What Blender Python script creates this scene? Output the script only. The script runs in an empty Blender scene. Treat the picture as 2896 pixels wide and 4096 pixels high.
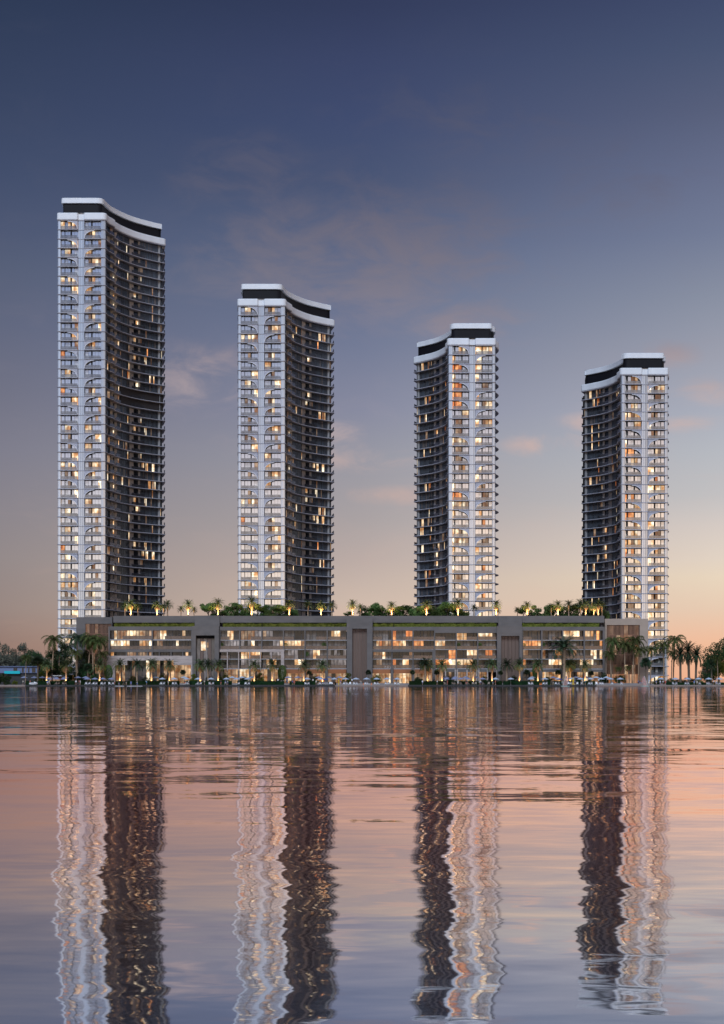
import bpy, math, random
from mathutils import Vector, Matrix
PI = math.pi
rnd = random.Random(11)
SC = bpy.context.scene
COL = SC.collection

# ------------------------------------------------------------------ camera
F, HX, HY, EYE = 6180.0, 1448.0, 2715.0, 2.6       # focal length in source pixels, principal column, horizon row, eye height
def X(px, D): return (px - HX) / F * D
def Z(py, D): return EYE + (HY - py) / F * D
cam = bpy.data.objects.new('camera', bpy.data.cameras.new('camera'))
COL.objects.link(cam); SC.camera = cam
cam.location = (0, 0, EYE); cam.rotation_euler = (PI/2, 0, 0)
cam.data.sensor_fit = 'HORIZONTAL'; cam.data.sensor_width = 36
cam.data.lens = F / 2896 * 36
cam.data.shift_y = (HY - 2048) / 2896
cam.data.clip_start = 0.5; cam.data.clip_end = 60000

# ------------------------------------------------------------------ materials
def s2l(c):
    return tuple(((v/255)/12.92 if v/255 <= .04045 else ((v/255+.055)/1.055)**2.4) for v in c)
class NT:
    def __init__(s, tree): s.t = tree; tree.nodes.clear()
    def n(s, kind, **kw):
        nd = s.t.nodes.new(kind)
        for k, v in kw.items():
            if k.startswith('i_'):
                key = k[2:]
                nd.inputs[int(key) if key.isdigit() else key.replace('_', ' ')].default_value = v
            else: setattr(nd, k, v)
        return nd
    def l(s, a, b): s.t.links.new(a, b)
    def math(s, op, a, b=None, c=None, clamp=False):
        nd = s.n('ShaderNodeMath', operation=op); nd.use_clamp = clamp
        for i, v in enumerate((a, b, c)):
            if v is None: continue
            if isinstance(v, (int, float)): nd.inputs[i].default_value = v
            else: s.l(v, nd.inputs[i])
        return nd.outputs[0]
    def mix(s, fac, a, b):
        nd = s.n('ShaderNodeMix', data_type='RGBA')
        for sock, v in ((nd.inputs[0], fac), (nd.inputs[6], a), (nd.inputs[7], b)):
            if isinstance(v, (int, float)): sock.default_value = v
            elif isinstance(v, tuple): sock.default_value = v if len(v) == 4 else (*v, 1)
            else: s.l(v, sock)
        return nd.outputs[2]
    def ramp(s, fac, stops, interp='LINEAR'):
        nd = s.n('ShaderNodeValToRGB'); cr = nd.color_ramp; cr.interpolation = interp
        while len(cr.elements) < len(stops): cr.elements.new(0.5)
        for e, (p, c) in zip(cr.elements, stops):
            e.position = p; e.color = (*c, 1) if len(c) == 3 else c
        s.l(fac, nd.inputs[0]); return nd.outputs[0]
    def smooth(s, v, a, b):
        nd = s.n('ShaderNodeMapRange', interpolation_type='SMOOTHSTEP'); s.l(v, nd.inputs[0])
        nd.inputs[1].default_value = a; nd.inputs[2].default_value = b
        return nd.outputs[0]
def newmat(name):
    m = bpy.data.materials.new(name); m.use_nodes = True
    m.cycles.emission_sampling = 'NONE'
    return m, NT(m.node_tree)
def coords(t, scale=(1,1,1), kind='Object', rnd_off=False):
    tc = t.n('ShaderNodeTexCoord')
    mp = t.n('ShaderNodeMapping'); mp.inputs['Scale'].default_value = scale
    t.l(tc.outputs[kind], mp.inputs[0])
    if rnd_off:
        oi = t.n('ShaderNodeObjectInfo')
        vm = t.n('ShaderNodeVectorMath', operation='MULTIPLY_ADD')
        cb = t.n('ShaderNodeCombineXYZ')
        for i in range(3): t.l(oi.outputs['Random'], cb.inputs[i])
        vm.inputs[1].default_value = (91, 37, 53); t.l(cb.outputs[0], vm.inputs[0]); t.l(mp.outputs[0], vm.inputs[2])
        return vm.outputs[0]
    return mp.outputs[0]
def mat(name, c, rough=.6, var=.18, scale=(.35,.35,.35), metal=0., spec=.4, c2=None, detail=6, kind='Object', rnd_off=True, bump=0):
    """plain surface with procedural mottling"""
    m, t = newmat(name)
    out = t.n('ShaderNodeOutputMaterial'); p = t.n('ShaderNodeBsdfPrincipled')
    v = coords(t, scale, kind, rnd_off)
    nz = t.n('ShaderNodeTexNoise'); nz.inputs['Detail'].default_value = detail; nz.inputs['Scale'].default_value = 1
    t.l(v, nz.inputs['Vector'])
    a = tuple(x*(1-var) for x in c); b = c2 or tuple(min(1, x*(1+var)) for x in c)
    col = t.ramp(nz.outputs[0], [(.3, a), (.7, b)])
    t.l(col, p.inputs['Base Color'])
    p.inputs['Roughness'].default_value = rough; p.inputs['Metallic'].default_value = metal
    p.inputs['Specular IOR Level'].default_value = spec
    if bump:
        bn = t.n('ShaderNodeBump'); bn.inputs['Strength'].default_value = bump
        t.l(nz.outputs[0], bn.inputs['Height']); t.l(bn.outputs[0], p.inputs['Normal'])
    t.l(p.outputs[0], out.inputs[0]); return m
def glass(name, c, gloss, tint=(1,1,1), clear=0., rough=.03, ior=1.5):
    """window glass seen from outside: dim room colour under a sky reflection"""
    m, t = newmat(name)
    out = t.n('ShaderNodeOutputMaterial')
    v = coords(t, (.7,.7,.25), 'Object', True)
    nz = t.n('ShaderNodeTexNoise'); nz.inputs['Detail'].default_value = 3; t.l(v, nz.inputs['Vector']); nz.inputs['Scale'].default_value = 1.3
    col = t.ramp(nz.outputs[0], [(.3, tuple(x*.55 for x in c)), (.7, tuple(x*1.45 for x in c))])
    ge = t.n('ShaderNodeNewGeometry'); pv = t.math('MULTIPLY_ADD', ge.outputs['Random Per Island'], 1.0, .5)
    vs_ = t.n('ShaderNodeVectorMath', operation='SCALE'); t.l(col, vs_.inputs[0]); t.l(pv, vs_.inputs['Scale'])
    d = t.n('ShaderNodeBsdfDiffuse'); t.l(vs_.outputs[0], d.inputs[0])
    g = t.n('ShaderNodeBsdfGlossy'); g.inputs['Roughness'].default_value = rough; g.inputs[0].default_value = (*tint, 1)
    lw = t.n('ShaderNodeFresnel'); lw.inputs[0].default_value = ior
    fac = t.math('MULTIPLY_ADD', lw.outputs[0], 1.0, gloss, clamp=True)
    mx = t.n('ShaderNodeMixShader'); t.l(fac, mx.inputs[0]); t.l(d.outputs[0], mx.inputs[1]); t.l(g.outputs[0], mx.inputs[2])
    sh = mx.outputs[0]
    if clear:
        tr = t.n('ShaderNodeBsdfTransparent'); m2 = t.n('ShaderNodeMixShader'); m2.inputs[0].default_value = clear
        t.l(sh, m2.inputs[1]); t.l(tr.outputs[0], m2.inputs[2]); sh = m2.outputs[0]
    t.l(sh, out.inputs[0]); return m
def lit(name, c, e, lo=.12, sx=.6, sz=.42, gloss=.08, seedscale=1.0, cc=None):
    """a lit room behind glass: curtains and furniture as uneven warm light"""
    m, t = newmat(name)
    out = t.n('ShaderNodeOutputMaterial')
    v = coords(t, (sx, sx, sz), 'Object', True)
    nz = t.n('ShaderNodeTexNoise'); nz.inputs['Detail'].default_value = 2; nz.inputs['Scale'].default_value = 1.0*seedscale; nz.inputs['Roughness'].default_value = .45
    t.l(v, nz.inputs['Vector'])
    cu = t.n('ShaderNodeTexNoise'); cu.inputs['Detail'].default_value = 2; cu.inputs['Scale'].default_value = 1.0
    t.l(coords(t, (6, 6, .05), 'Object', True), cu.inputs['Vector'])
    k = t.math('MULTIPLY', nz.outputs[0], t.math('MULTIPLY_ADD', cu.outputs[0], .2, .91))
    c = tuple(c); cc = cc or tuple(x*y for x, y in zip(c, (1, .62, .35)))
    col = t.ramp(k, [(.26, tuple(x*(lo+.2) for x in cc)), (.42, tuple(x*.75 for x in cc)), (.55, c), (.68, tuple(min(3, x*1.7) for x in c))])
    ge = t.n('ShaderNodeNewGeometry'); pr = t.math('POWER', ge.outputs['Random Per Island'], 1.3)
    em = t.n('ShaderNodeEmission'); t.l(t.math('MULTIPLY_ADD', pr, 1.15*e, .38*e), em.inputs[1]); t.l(col, em.inputs[0])
    g = t.n('ShaderNodeBsdfGlossy'); g.inputs['Roughness'].default_value = .03
    mx = t.n('ShaderNodeMixShader'); mx.inputs[0].default_value = gloss
    t.l(em.outputs[0], mx.inputs[1]); t.l(g.outputs[0], mx.inputs[2]); t.l(mx.outputs[0], out.inputs[0]); return m
def leafmat(name, c, c2, trans=.25, dry=None):
    m, t = newmat(name)
    out = t.n('ShaderNodeOutputMaterial')
    v = coords(t, (.8,.8,.8), 'Object', True)
    nz = t.n('ShaderNodeTexNoise'); nz.inputs['Detail'].default_value = 5; t.l(v, nz.inputs['Vector']); nz.inputs['Scale'].default_value = 1
    col = t.ramp(nz.outputs[0], [(.3, c), (.7, c2)])
    oi = t.n('ShaderNodeObjectInfo')
    hs = t.n('ShaderNodeHueSaturation'); t.l(col, hs.inputs['Color'])
    t.l(t.math('MULTIPLY_ADD', oi.outputs['Random'], .05, .475), hs.inputs['Hue'])
    t.l(t.math('MULTIPLY_ADD', oi.outputs['Random'], .5, .75), hs.inputs['Value'])
    d = t.n('ShaderNodeBsdfDiffuse'); t.l(hs.outputs[0], d.inputs[0])
    tr = t.n('ShaderNodeBsdfTranslucent'); t.l(hs.outputs[0], tr.inputs[0])
    mx = t.n('ShaderNodeMixShader'); mx.inputs[0].default_value = trans
    t.l(d.outputs[0], mx.inputs[1]); t.l(tr.outputs[0], mx.inputs[2]); t.l(mx.outputs[0], out.inputs[0]); return m

M = {}
M['white'] = mat('white render', (.66,.685,.73), .45, .05, (.25,.25,.05))
M['pslab'] = mat('podium slab edge', (.30,.29,.30), .6, .1)
M['slab'] = mat('pale slab edge', (.33,.325,.37), .5, .10, (.2,.2,.2))
M['column'] = mat('grey column', (.20,.195,.20), .6, .08)
M['screen'] = mat('perforated screen', (.36,.36,.42), .55, .35, (4,4,4), detail=2)
M['rim'] = mat('screen rim', (.66,.66,.70), .5, .05)
M['frame'] = mat('dark window frame', (.035,.035,.04), .4, .1)
M['mullion'] = mat('grey mullion', (.065,.07,.085), .4, .1)
M['crowndark'] = mat('dark crown cladding', (.007,.007,.010), .5, .12, (2,2,.05), spec=.12)
M['louvre'] = mat('dark plant louvre', (.03,.026,.027), .6, .15, (.1,.1,6), spec=.2)
M['beige'] = mat('beige wall', (.38,.355,.35), .7, .08)
M['panel'] = glass('pale glossy cladding', (.40,.43,.475), .27, rough=.10)
M['bglass'] = glass('bay glass', (.22,.22,.22), .66)
M['bcurtain'] = glass('bay glass with curtain', (.52,.50,.46), .44)
M['wglass'] = glass('wing glass', (.018,.021,.027), .03, (.7,.8,1), ior=1.22)
M['wblue'] = glass('blue wing glass', (.022,.030,.042), .05, (.7,.82,1), ior=1.22)
M['wbrown'] = glass('wing glass with brown curtain', (.085,.065,.055), .05, ior=1.3)
M['bal'] = glass('grey balustrade glass', (.16,.15,.15), .18, (.98,.95,.93), .42)
M['wbal'] = glass('dark balustrade glass', (.035,.034,.040), .02, (.8,.85,1), .18, ior=1.2)
M['pbal'] = glass('bronze balustrade glass', (.085,.062,.056), .05, (1,.9,.85), .22)
M['lwarm'] = lit('warm lit room', (1.0,.72,.44), .95, .2)
M['lwhite'] = lit('bright lit room', (1.0,.84,.60), 1.15, .25)
M['lorange'] = lit('orange lit room', (.95,.38,.13), .85, .15)
M['ldim'] = lit('dim lit room', (.42,.27,.17), .65, .2)
M['lcool'] = lit('cool lit room', (.34,.31,.33), .6, .3, cc=(.22,.2,.22))
M['lshop'] = lit('shop interior', (.80,.50,.27), .5, .10, .6, .5)
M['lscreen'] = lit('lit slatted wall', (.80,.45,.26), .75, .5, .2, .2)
M['pglass'] = glass('podium glass', (.040,.034,.034), .03, ior=1.28)
M['pcurt'] = glass('podium glass with curtain', (.13,.115,.112), .03, ior=1.28)
M['pdark'] = glass('dark podium glass', (.010,.009,.010), .03, ior=1.28)
M['concrete'] = mat('grey concrete', (.130,.115,.109), .8, .14, (.22,.22,.5))
M['stone'] = mat('pale stone', (.40,.33,.30), .75, .22, (.35,.35,1.6))
M['tan'] = mat('tan render', (.36,.28,.225), .8, .08)
M['bronze'] = mat('bronze panel', (.12,.082,.066), .5, .16, (.9,.9,.03), metal=.25)
M['copper'] = mat('copper fascia', (.27,.12,.058), .35, .15, (.4,.4,.1), metal=.55)
M['slat'] = mat('brown slat', (.30,.15,.095), .6, .2, (.5,.5,.2))
M['darkin'] = mat('dark interior', (.012,.011,.012), .9, .1)
M['sand'] = mat('sand', (.26,.205,.18), .95, .14, (.2,.2,.2))
M['paving'] = mat('paving', (.24,.22,.215), .85, .12, (.3,.3,.3))
M['quay'] = mat('dark quay', (.035,.034,.034), .8, .2)
M['trunk'] = mat('palm trunk', (.30,.21,.14), .9, .3, (2,2,7))
M['bark'] = mat('bark', (.12,.09,.065), .9, .25, (2,2,1))
M['palm'] = leafmat('palm leaf', (.055,.085,.04), (.11,.145,.065))
M['palmdark'] = leafmat('dark palm leaf', (.028,.05,.03), (.06,.085,.045))
M['coco'] = leafmat('coconut leaf', (.045,.07,.025), (.12,.13,.045))
M['skirt'] = leafmat('dry palm skirt', (.24,.17,.09), (.36,.26,.15), .1)
M['leaf'] = leafmat('tree leaf', (.065,.12,.035), (.16,.23,.075))
M['leafdark'] = leafmat('dark tree leaf', (.025,.052,.024), (.055,.095,.038))
M['leafmid'] = leafmat('mid green leaf', (.045,.085,.03), (.10,.155,.05))
M['leafgrey'] = leafmat('grey green leaf', (.12,.13,.10), (.22,.225,.165), .35)
M['leafgold'] = leafmat('yellow green leaf', (.07,.09,.015), (.17,.16,.03))
M['hedge'] = leafmat('hedge leaf', (.010,.026,.012), (.022,.050,.018))
M['roofhedge'] = leafmat('olive hedge leaf', (.075,.085,.014), (.21,.21,.045))
M['canvas'] = mat('white canvas', (.40,.46,.55), .7, .05)
M['canvasblue'] = mat('lilac canvas', (.22,.24,.36), .7, .05)
M['canvasnavy'] = mat('navy canvas', (.03,.06,.20), .7, .05)
M['pole'] = mat('metal pole', (.4,.4,.42), .4, .05, metal=.5)
M['lwhitep'] = mat('white lounger fabric', (.74,.74,.75), .7, .05)
M['lbeige'] = mat('beige lounger fabric', (.24,.19,.15), .8, .08)
M['lframe'] = mat('lounger frame', (.25,.25,.26), .5, .05)
M['skin'] = mat('skin', (.46,.27,.19), .6, .05)
M['hair'] = mat('hair', (.03,.02,.015), .7, .1)
for i, c in enumerate([(.7,.7,.72),(.10,.16,.40),(.03,.03,.035),(.5,.10,.08),(.55,.5,.42),(.2,.35,.45)]):
    M['cloth%d' % i] = mat('cloth colour %d' % i, c, .85, .06)
M['yellow'] = mat('yellow paint', (.75,.48,.02), .5, .05)
M['conem'] = mat('orange plastic', (.8,.22,.05), .5, .05)
M['board'] = mat('board', (.5,.72,.66), .4, .05)
M['sail'] = glass('sail film', (.38,.22,.24), .05, clear=.45)
M['kioskred'] = mat('red kiosk wall', (.16,.035,.02), .6, .1)
M['kioskdark'] = mat('dark kiosk roof', (.025,.027,.032), .5, .1)
M['lettering'] = mat('white lettering', (.85,.85,.88), .5, .02)
M['pav'] = mat('blue white wall', (.13,.16,.27), .7, .08)
M['cyan'] = mat('cyan band', (.0,.42,.48), .5, .05)
M['pot'] = mat('clay pot', (.15,.12,.11), .8, .1)
def lettering_lit():
    m, t = newmat('lit sign letters'); o = t.n('ShaderNodeOutputMaterial'); e = t.n('ShaderNodeEmission')
    e.inputs[0].default_value = (.9,.92,1,1); e.inputs[1].default_value = .9; t.l(e.outputs[0], o.inputs[0]); return m
M['glow'] = lettering_lit()

# ------------------------------------------------------------------ mesh building
class MB:
    def __init__(s): s.v, s.f, s.m = [], [], []
    def add(s, vs, fs, mi=0):
        b = len(s.v); s.v += [tuple(p) for p in vs]
        s.f += [tuple(b+i for i in q) for q in fs]; s.m += [mi]*len(fs); return s
    def box(s, x0, x1, y0, y1, z0, z1, mi=0):
        return s.add([(x0,y0,z0),(x1,y0,z0),(x1,y1,z0),(x0,y1,z0),(x0,y0,z1),(x1,y0,z1),(x1,y1,z1),(x0,y1,z1)],
              [(0,1,5,4),(1,2,6,5),(2,3,7,6),(3,0,4,7),(4,5,6,7),(3,2,1,0)], mi)
    def rings(s, rs, mi=0, cap0=True, cap1=True):
        n = len(rs[0]); vs = [p for r in rs for p in r]; fs = []
        for k in range(len(rs)-1):
            for i in range(n):
                j = (i+1) % n; fs.append((k*n+i, k*n+j, (k+1)*n+j, (k+1)*n+i))
        if cap0: fs.append(tuple(range(n-1, -1, -1)))
        if cap1: fs.append(tuple((len(rs)-1)*n+i for i in range(n)))
        return s.add(vs, fs, mi)
    def prism(s, out, z0, z1, mi=0): return s.rings([[(x,y,z0) for x,y in out], [(x,y,z1) for x,y in out]], mi)
    def wall(s, path, z0, z1, th, mi=0):
        """upright sheet of thickness th along an open path"""
        n = len(path); ins = offset(path, th, closed=False)
        out = list(path) + ins[::-1]
        return s.prism(out, z0, z1, mi)
    def tube(s, pts, rad, seg=7, mi=0):
        rs = []
        for i, p in enumerate(pts):
            a = Vector(pts[max(0,i-1)]); b = Vector(pts[min(len(pts)-1,i+1)]); d = (b-a).normalized()
            u = d.orthogonal().normalized() if abs(d.z) < .99 else Vector((1,0,0)); w = d.cross(u)
            r = rad[i] if isinstance(rad, (list,tuple)) else rad
            rs.append([tuple(Vector(p)+(u*math.cos(2*PI*k/seg)+w*math.sin(2*PI*k/seg))*r) for k in range(seg)])
        return s.rings(rs, mi)
    def mesh(s, name, mats, smooth=False):
        me = bpy.data.meshes.new(name); me.from_pydata(s.v, [], s.f)
        for m in mats: me.materials.append(M[m] if isinstance(m, str) else m)
        me.polygons.foreach_set('material_index', s.m)
        if smooth: me.polygons.foreach_set('use_smooth', [True]*len(s.f))
        me.update(); return me
def link(name, data, parent=None, loc=(0,0,0), rz=0, scale=None):
    o = bpy.data.objects.new(name, data); COL.objects.link(o)
    if parent is not None: o.parent = parent
    o.location = loc
    if rz: o.rotation_euler = (0,0,rz)
    if scale is not None: o.scale = scale if isinstance(scale, tuple) else (scale,)*3
    return o
def thing(name, label, cat, loc=(0,0,0), rz=0, group=None, data=None, scale=None):
    o = link(name, data, None, loc, rz, scale); tag(o, label, cat, group); return o
def tag(o, label, cat, group=None):
    o['label'] = label; o['category'] = cat
    if group: o['group'] = group
def struct(o, kind='structure'): o['kind'] = kind; return o
def place(proto, loc, label, cat, group=None, rz=0, scale=None):
    """copy of a prototype given as (name, [(part, mesh, [(sub, mesh)])])"""
    r = thing(proto[0], label, cat, loc, rz, group, scale=scale)
    for part in proto[1]:
        p = link(part[0], part[1], r)
        for sub in (part[2] if len(part) > 2 else ()): link(sub[0], sub[1], p)
    return r
ONES = 'first second third fourth fifth sixth seventh eighth ninth tenth eleventh twelfth thirteenth fourteenth fifteenth sixteenth seventeenth eighteenth nineteenth'.split()
TENS = {2:'twent',3:'thirt',4:'fort',5:'fift',6:'sixt',7:'sevent',8:'eight',9:'ninet'}
def nth(i):
    if i < 20: return ONES[i-1]
    t, u = divmod(i, 10)
    return TENS[t] + ('ieth' if u == 0 else 'y-' + ONES[u-1])

# ------------------------------------------------------------------ plan curves
def offset(path, d, closed=True):
    n = len(path); res = []
    for i in range(n):
        if closed: a, b = path[i-1], path[(i+1) % n]
        else: a, b = path[max(0,i-1)], path[min(n-1,i+1)]
        tx, ty = b[0]-a[0], b[1]-a[1]; L = math.hypot(tx, ty) or 1
        res.append((path[i][0] - ty/L*d, path[i][1] + tx/L*d))   # left of travel = inside for anticlockwise
    return res
def fillet(pts, seg=5):
    """closed polygon [(x,y,r)] -> rounded"""
    out, n = [], len(pts)
    for i in range(n):
        x, y, r = pts[i]
        if r <= 0: out.append((x,y)); continue
        p = Vector((x,y)); a = Vector(pts[i-1][:2])-p; b = Vector(pts[(i+1)%n][:2])-p
        la, lb = a.length, b.length; a.normalize(); b.normalize()
        ang = a.angle(b); t = min(r/math.tan(ang/2), la*.49, lb*.49)
        A, B = p+a*t, p+b*t
        for k in range(seg+1):
            u = k/seg; q = A*(1-u)**2 + p*2*u*(1-u) + B*u*u; out.append((q.x,q.y))
    return out
def catmull(P, sub=5):
    out = []
    for i in range(len(P)-1):
        p0 = Vector(P[max(0,i-1)]); p1 = Vector(P[i]); p2 = Vector(P[i+1]); p3 = Vector(P[min(len(P)-1,i+2)])
        for k in range(sub):
            t = k/sub
            q = .5*((2*p1)+(p2-p0)*t+(2*p0-5*p1+4*p2-p3)*t*t+(3*p1-p0-3*p2+p3)*t**3); out.append((q.x,q.y))
    out.append(tuple(P[-1])); return out
def arclen(path):
    L = [0]
    for a, b in zip(path, path[1:]): L.append(L[-1]+math.hypot(b[0]-a[0], b[1]-a[1]))
    return L
def at(path, L, s):
    s = max(0, min(L[-1], s))
    for i in range(len(L)-1):
        if L[i+1] >= s:
            t = (s-L[i])/max(1e-6, L[i+1]-L[i]); a, b = path[i], path[i+1]
            return (a[0]+(b[0]-a[0])*t, a[1]+(b[1]-a[1])*t)
    return path[-1]
def sub(path, L, s0, s1, step=.7):
    n = max(2, int((s1-s0)/step)+1)
    return [at(path, L, s0+(s1-s0)*i/(n-1)) for i in range(n)]

FH = 3.6          # storey height
WING = [(21.2,12.8),(22.3,16.2),(23.9,19.6),(25.5,22.6),(27.4,25.5),(29.4,28.0),(31.8,30.4),(34.0,32.6),(36.6,34.8)]
REAR = [(24,46.5),(16,42.5),(9,36.5),(3.8,28.5),(.8,20.5),(-.4,13),(-.5,8)]
def rear_of(shear): return REAR if shear == 0 else REAR[:4] + [(-.3,20.5),(-1.9,13),(-1.7,8)]
def plan(shear):
    sh = lambda p: (p[0]-shear*p[1], p[1])
    front = fillet([(0,2.2,0),(0,0,1.5),(8.1,0,.9),(8.1,.95,.35),(10.55,.95,.35),(10.55,0,.9),(19,0,1.7),(19.4,3,0)])
    front = front[:-1]                                  # drop helper tail
    side = catmull([sh(p) for p in [(19.15,1.9),(19.5,4.6),(20.5,7.6),(21.1,9.5)]], 4)
    notch = [sh(p) for p in [(21.05,9.95),(20.6,10.35),(20.55,10.9),(20.8,11.7)]]
    wing = catmull([sh(p) for p in WING], 5)
    tip = [sh(p) for p in [(37.3,35.4),(37.6,36.1),(36.6,41.5),(35.3,47.2),(34.8,48.0),(34,48.4)]]
    rear = catmull([(34-shear*48,48.2)] + rear_of(shear) + [(0,2.6)], 4)[1:]
    return front, side, notch, wing, tip, rear
def crown_plan(shear):
    sh = lambda p: (p[0]-shear*p[1], p[1])
    front = fillet([(0,6,0),(0,0,3.6),(19,0,4.4),(19.6,9,0)], 8)[1:-1]
    wing = catmull([sh(p) for p in [(19.5,6.0),(19.9,8.5),(20.6,11.8)] + WING[1:]], 4)
    tip = [sh(p) for p in [(37.3,35.4),(37.5,36.1),(35.3,47.2),(34,48.4)]]
    rear = catmull([(34-shear*48,48.2)] + rear_of(shear) + [(0,5.4)], 4)[1:]
    return front + wing + tip + rear

def pane_strip(mb, fr, path, L, s0, s1, n, z0, z1, pick, fin=True, hz=None):
    for i in range(n):
        a, b = at(path, L, s0+(s1-s0)*i/n), at(path, L, s0+(s1-s0)*(i+1)/n)
        mb.add([(a[0],a[1],z0),(b[0],b[1],z0),(b[0],b[1],z1),(a[0],a[1],z1)], [(0,1,2,3)], pick(i, n))
    if fin:
        for i in range(n+1):
            c = at(path, L, s0+(s1-s0)*i/n); w = .06
            fr.box(c[0]-w, c[0]+w, c[1]-.12, c[1]+.05, z0, z1)

def build_tower_kit(sg, shear):
    """meshes of one storey, mirrored for sg = -1 (shared by two towers)"""
    mir = (lambda v: v) if sg > 0 else (lambda v: [(-x,y,z) for x,y,z in v])
    def fin(mb, name, mats, smooth=False):
        if sg < 0:
            mb.v = mir(mb.v); mb.f = [tuple(reversed(f)) for f in mb.f]
        return mb.mesh(name, mats, smooth)
    front, side, notch, wing, tip, rear = plan(shear)
    O = front + side + notch + wing + tip + rear
    K = {}
    mb = MB(); ring = lambda d, z: [(x,y,z) for x,y in offset(O, d)]
    mb.rings([ring(.24,-.34), ring(.03,-.28), ring(0,-.18), ring(.03,-.08), ring(.16,0)]); K['slab'] = fin(mb, 'floor_slab', ['slab'])
    # top parapet and crown
    mb = MB(); mb.rings([ring(.10,0), ring(-.06,.18), ring(-.06,2.45), ring(.12,2.68), ring(.55,2.70)]); K['parapet'] = fin(mb, 'roof_parapet', ['white'])
    C = crown_plan(shear); cr = lambda d, z: [(x,y,z) for x,y in offset(C, d)]
    mb = MB(); mb.rings([cr(2.0,2.6), cr(2.0,6.9)]); K['crownwall'] = fin(mb, 'penthouse_wall', ['crowndark'])
    mb = MB(); mb.rings([cr(1.9,6.75), cr(1.35,6.85), cr(1.35,8.75), cr(1.55,8.9), cr(2.2,8.95)]); K['crown'] = fin(mb, 'crown_band', ['white'])
    # core behind everything, one storey tall
    inner = offset(O, 2.9)
    # wing wall path
    R = [(19.0,1.9)] + side + notch + wing + tip[:3]
    W = offset(R, 1.35, closed=False); LW = arclen(W); LR = arclen(R)
    W2 = offset(R, 2.1, closed=False); L2 = arclen(W2)
    tot = LW[-1]; K['tot'] = tot
    mats = ['wglass','wblue','wbrown','lwarm','lwhite','lorange','ldim','beige','frame']
    r = random.Random(5 if sg > 0 else 9)
    def litpick(base, p, state):
        def f(i, n):
            if state.get('run', 0) > 0: state['run'] -= 1
            else:
                state['m'] = None
                if r.random() < p:
                    state['run'] = r.choice([0,0,1,1,2]); state['m'] = r.choice([3,3,4,4,4,5,6,6,6,6])
            return state['m'] if state['m'] is not None and r.random() < .75 else r.choice(base)
        return f
    H = FH-.42
    fr_ = lambda u: u*tot
    K['wing'] = []
    def cheek(mb, u):
        a, b = at(W, LW, tot*u), at(W2, L2, L2[-1]*u); mb.add([(a[0],a[1],0),(b[0],b[1],0),(b[0],b[1],H),(a[0],a[1],H)], [(0,1,2,3)], 7)
    for v in range(24):
        mb = MB(); busy = 1.9 if v % 5 == 0 else (.25 if v % 3 == 1 else .9)
        base = [[0,0,1,0],[0,1,1,2],[0,0,0,1]][v % 3]; b2 = [[0,1,1,0],[0,2,0,1],[0,0,1,1]][v % 3]
        st = lambda p, l, u0, u1, n, f, fin=True: pane_strip(mb, fins, p, l, l[-1]*u0, l[-1]*u1, n, 0, H, f, fin)
        fins = MB()
        st(W, LW, 0, .10, 3, lambda i, n: 0); cheek(mb, .10)
        st(W2, L2, .10, .235, 4, litpick([0,0,1,7], .05*busy, {}))
        st(W2, L2, .235, .35, 5, litpick([0,0,7], .14*busy, {})); cheek(mb, .35)
        st(W, LW, .35, .51, 11, litpick(base, .09*busy, {})); cheek(mb, .51)
        def balc(i, n):
            return [7,0,7,7,0,0][i] if r.random() > .15*busy else ([3,4,4,6][r.randrange(4)] if i in (1,4,5) else 7)
        st(W2, L2, .51, .655, 6, balc, False); cheek(mb, .655)
        st(W, LW, .655, .845, 14, litpick(b2, .095*busy, {}))
        st(W, LW, .845, 1, 6, litpick([0,1], .05, {}))
        mb.add(fins.v, fins.f, 9)
        K['wing'].append(fin(mb, 'curtain_wall', mats + ['mullion']))
    mb, fr = MB(), MB()
    pane_strip(mb, fr, W, LW, fr_(0), fr_(.33), 8, 0, H, lambda i, n: 0)
    pass
    mb2 = MB(); mb2.wall(sub(offset(R, .9, closed=False), arclen(offset(R, .9, closed=False)), fr_(.37), fr_(.865), .8), 0, H, .3); K['plant'] = fin(mb2, 'plant_louvre', ['louvre'])
    # wing balustrades
    Bp = offset(R, .18, closed=False); LB = arclen(Bp); K['wbal'] = []
    for nm, a, b in (('balcony_balustrade',.09,.225),('balcony_balustrade',.25,.34),('terrace_balustrade',.50,.66),('end_balustrade',.865,1.0)):
        mb = MB(); mb.wall(sub(Bp, LB, LB[-1]*a, LB[-1]*b), .0, 1.15, .07); K['wbal'].append((nm, fin(mb, nm, ['wbal'])))
    K['cols'] = []
    for u, w, m in ((.085,.18,'beige'),(.245,.42,'beige'),(.852,.42,'column')):
        c = at(W, LW, tot*u); mb = MB(); mb.box(c[0]-w, c[0]+w, c[1]-w, c[1]+w, 0, 1); K['cols'].append(fin(mb, 'column', [m]))
    # rear glazing
    back = tip[3:] + rear; Bk = offset(back, 1.3, closed=False); mb = MB()
    mb.wall(Bk, 0, H, .3); K['rear'] = fin(mb, 'rear_wall', ['wglass'])
    mb = MB(); mb.prism(inner, 0, 1); K['core'] = fin(mb, 'core_wall', ['darkin'])
    # front bays
    bays = [((1.42,8.0),[.22,.4,.58,.79]), ((10.75,17.05),[.2,.43,.62,.81])]
    mats = ['bglass','bcurtain','lwarm','lwhite','ldim','lorange']
    K['bay'] = []
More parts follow.
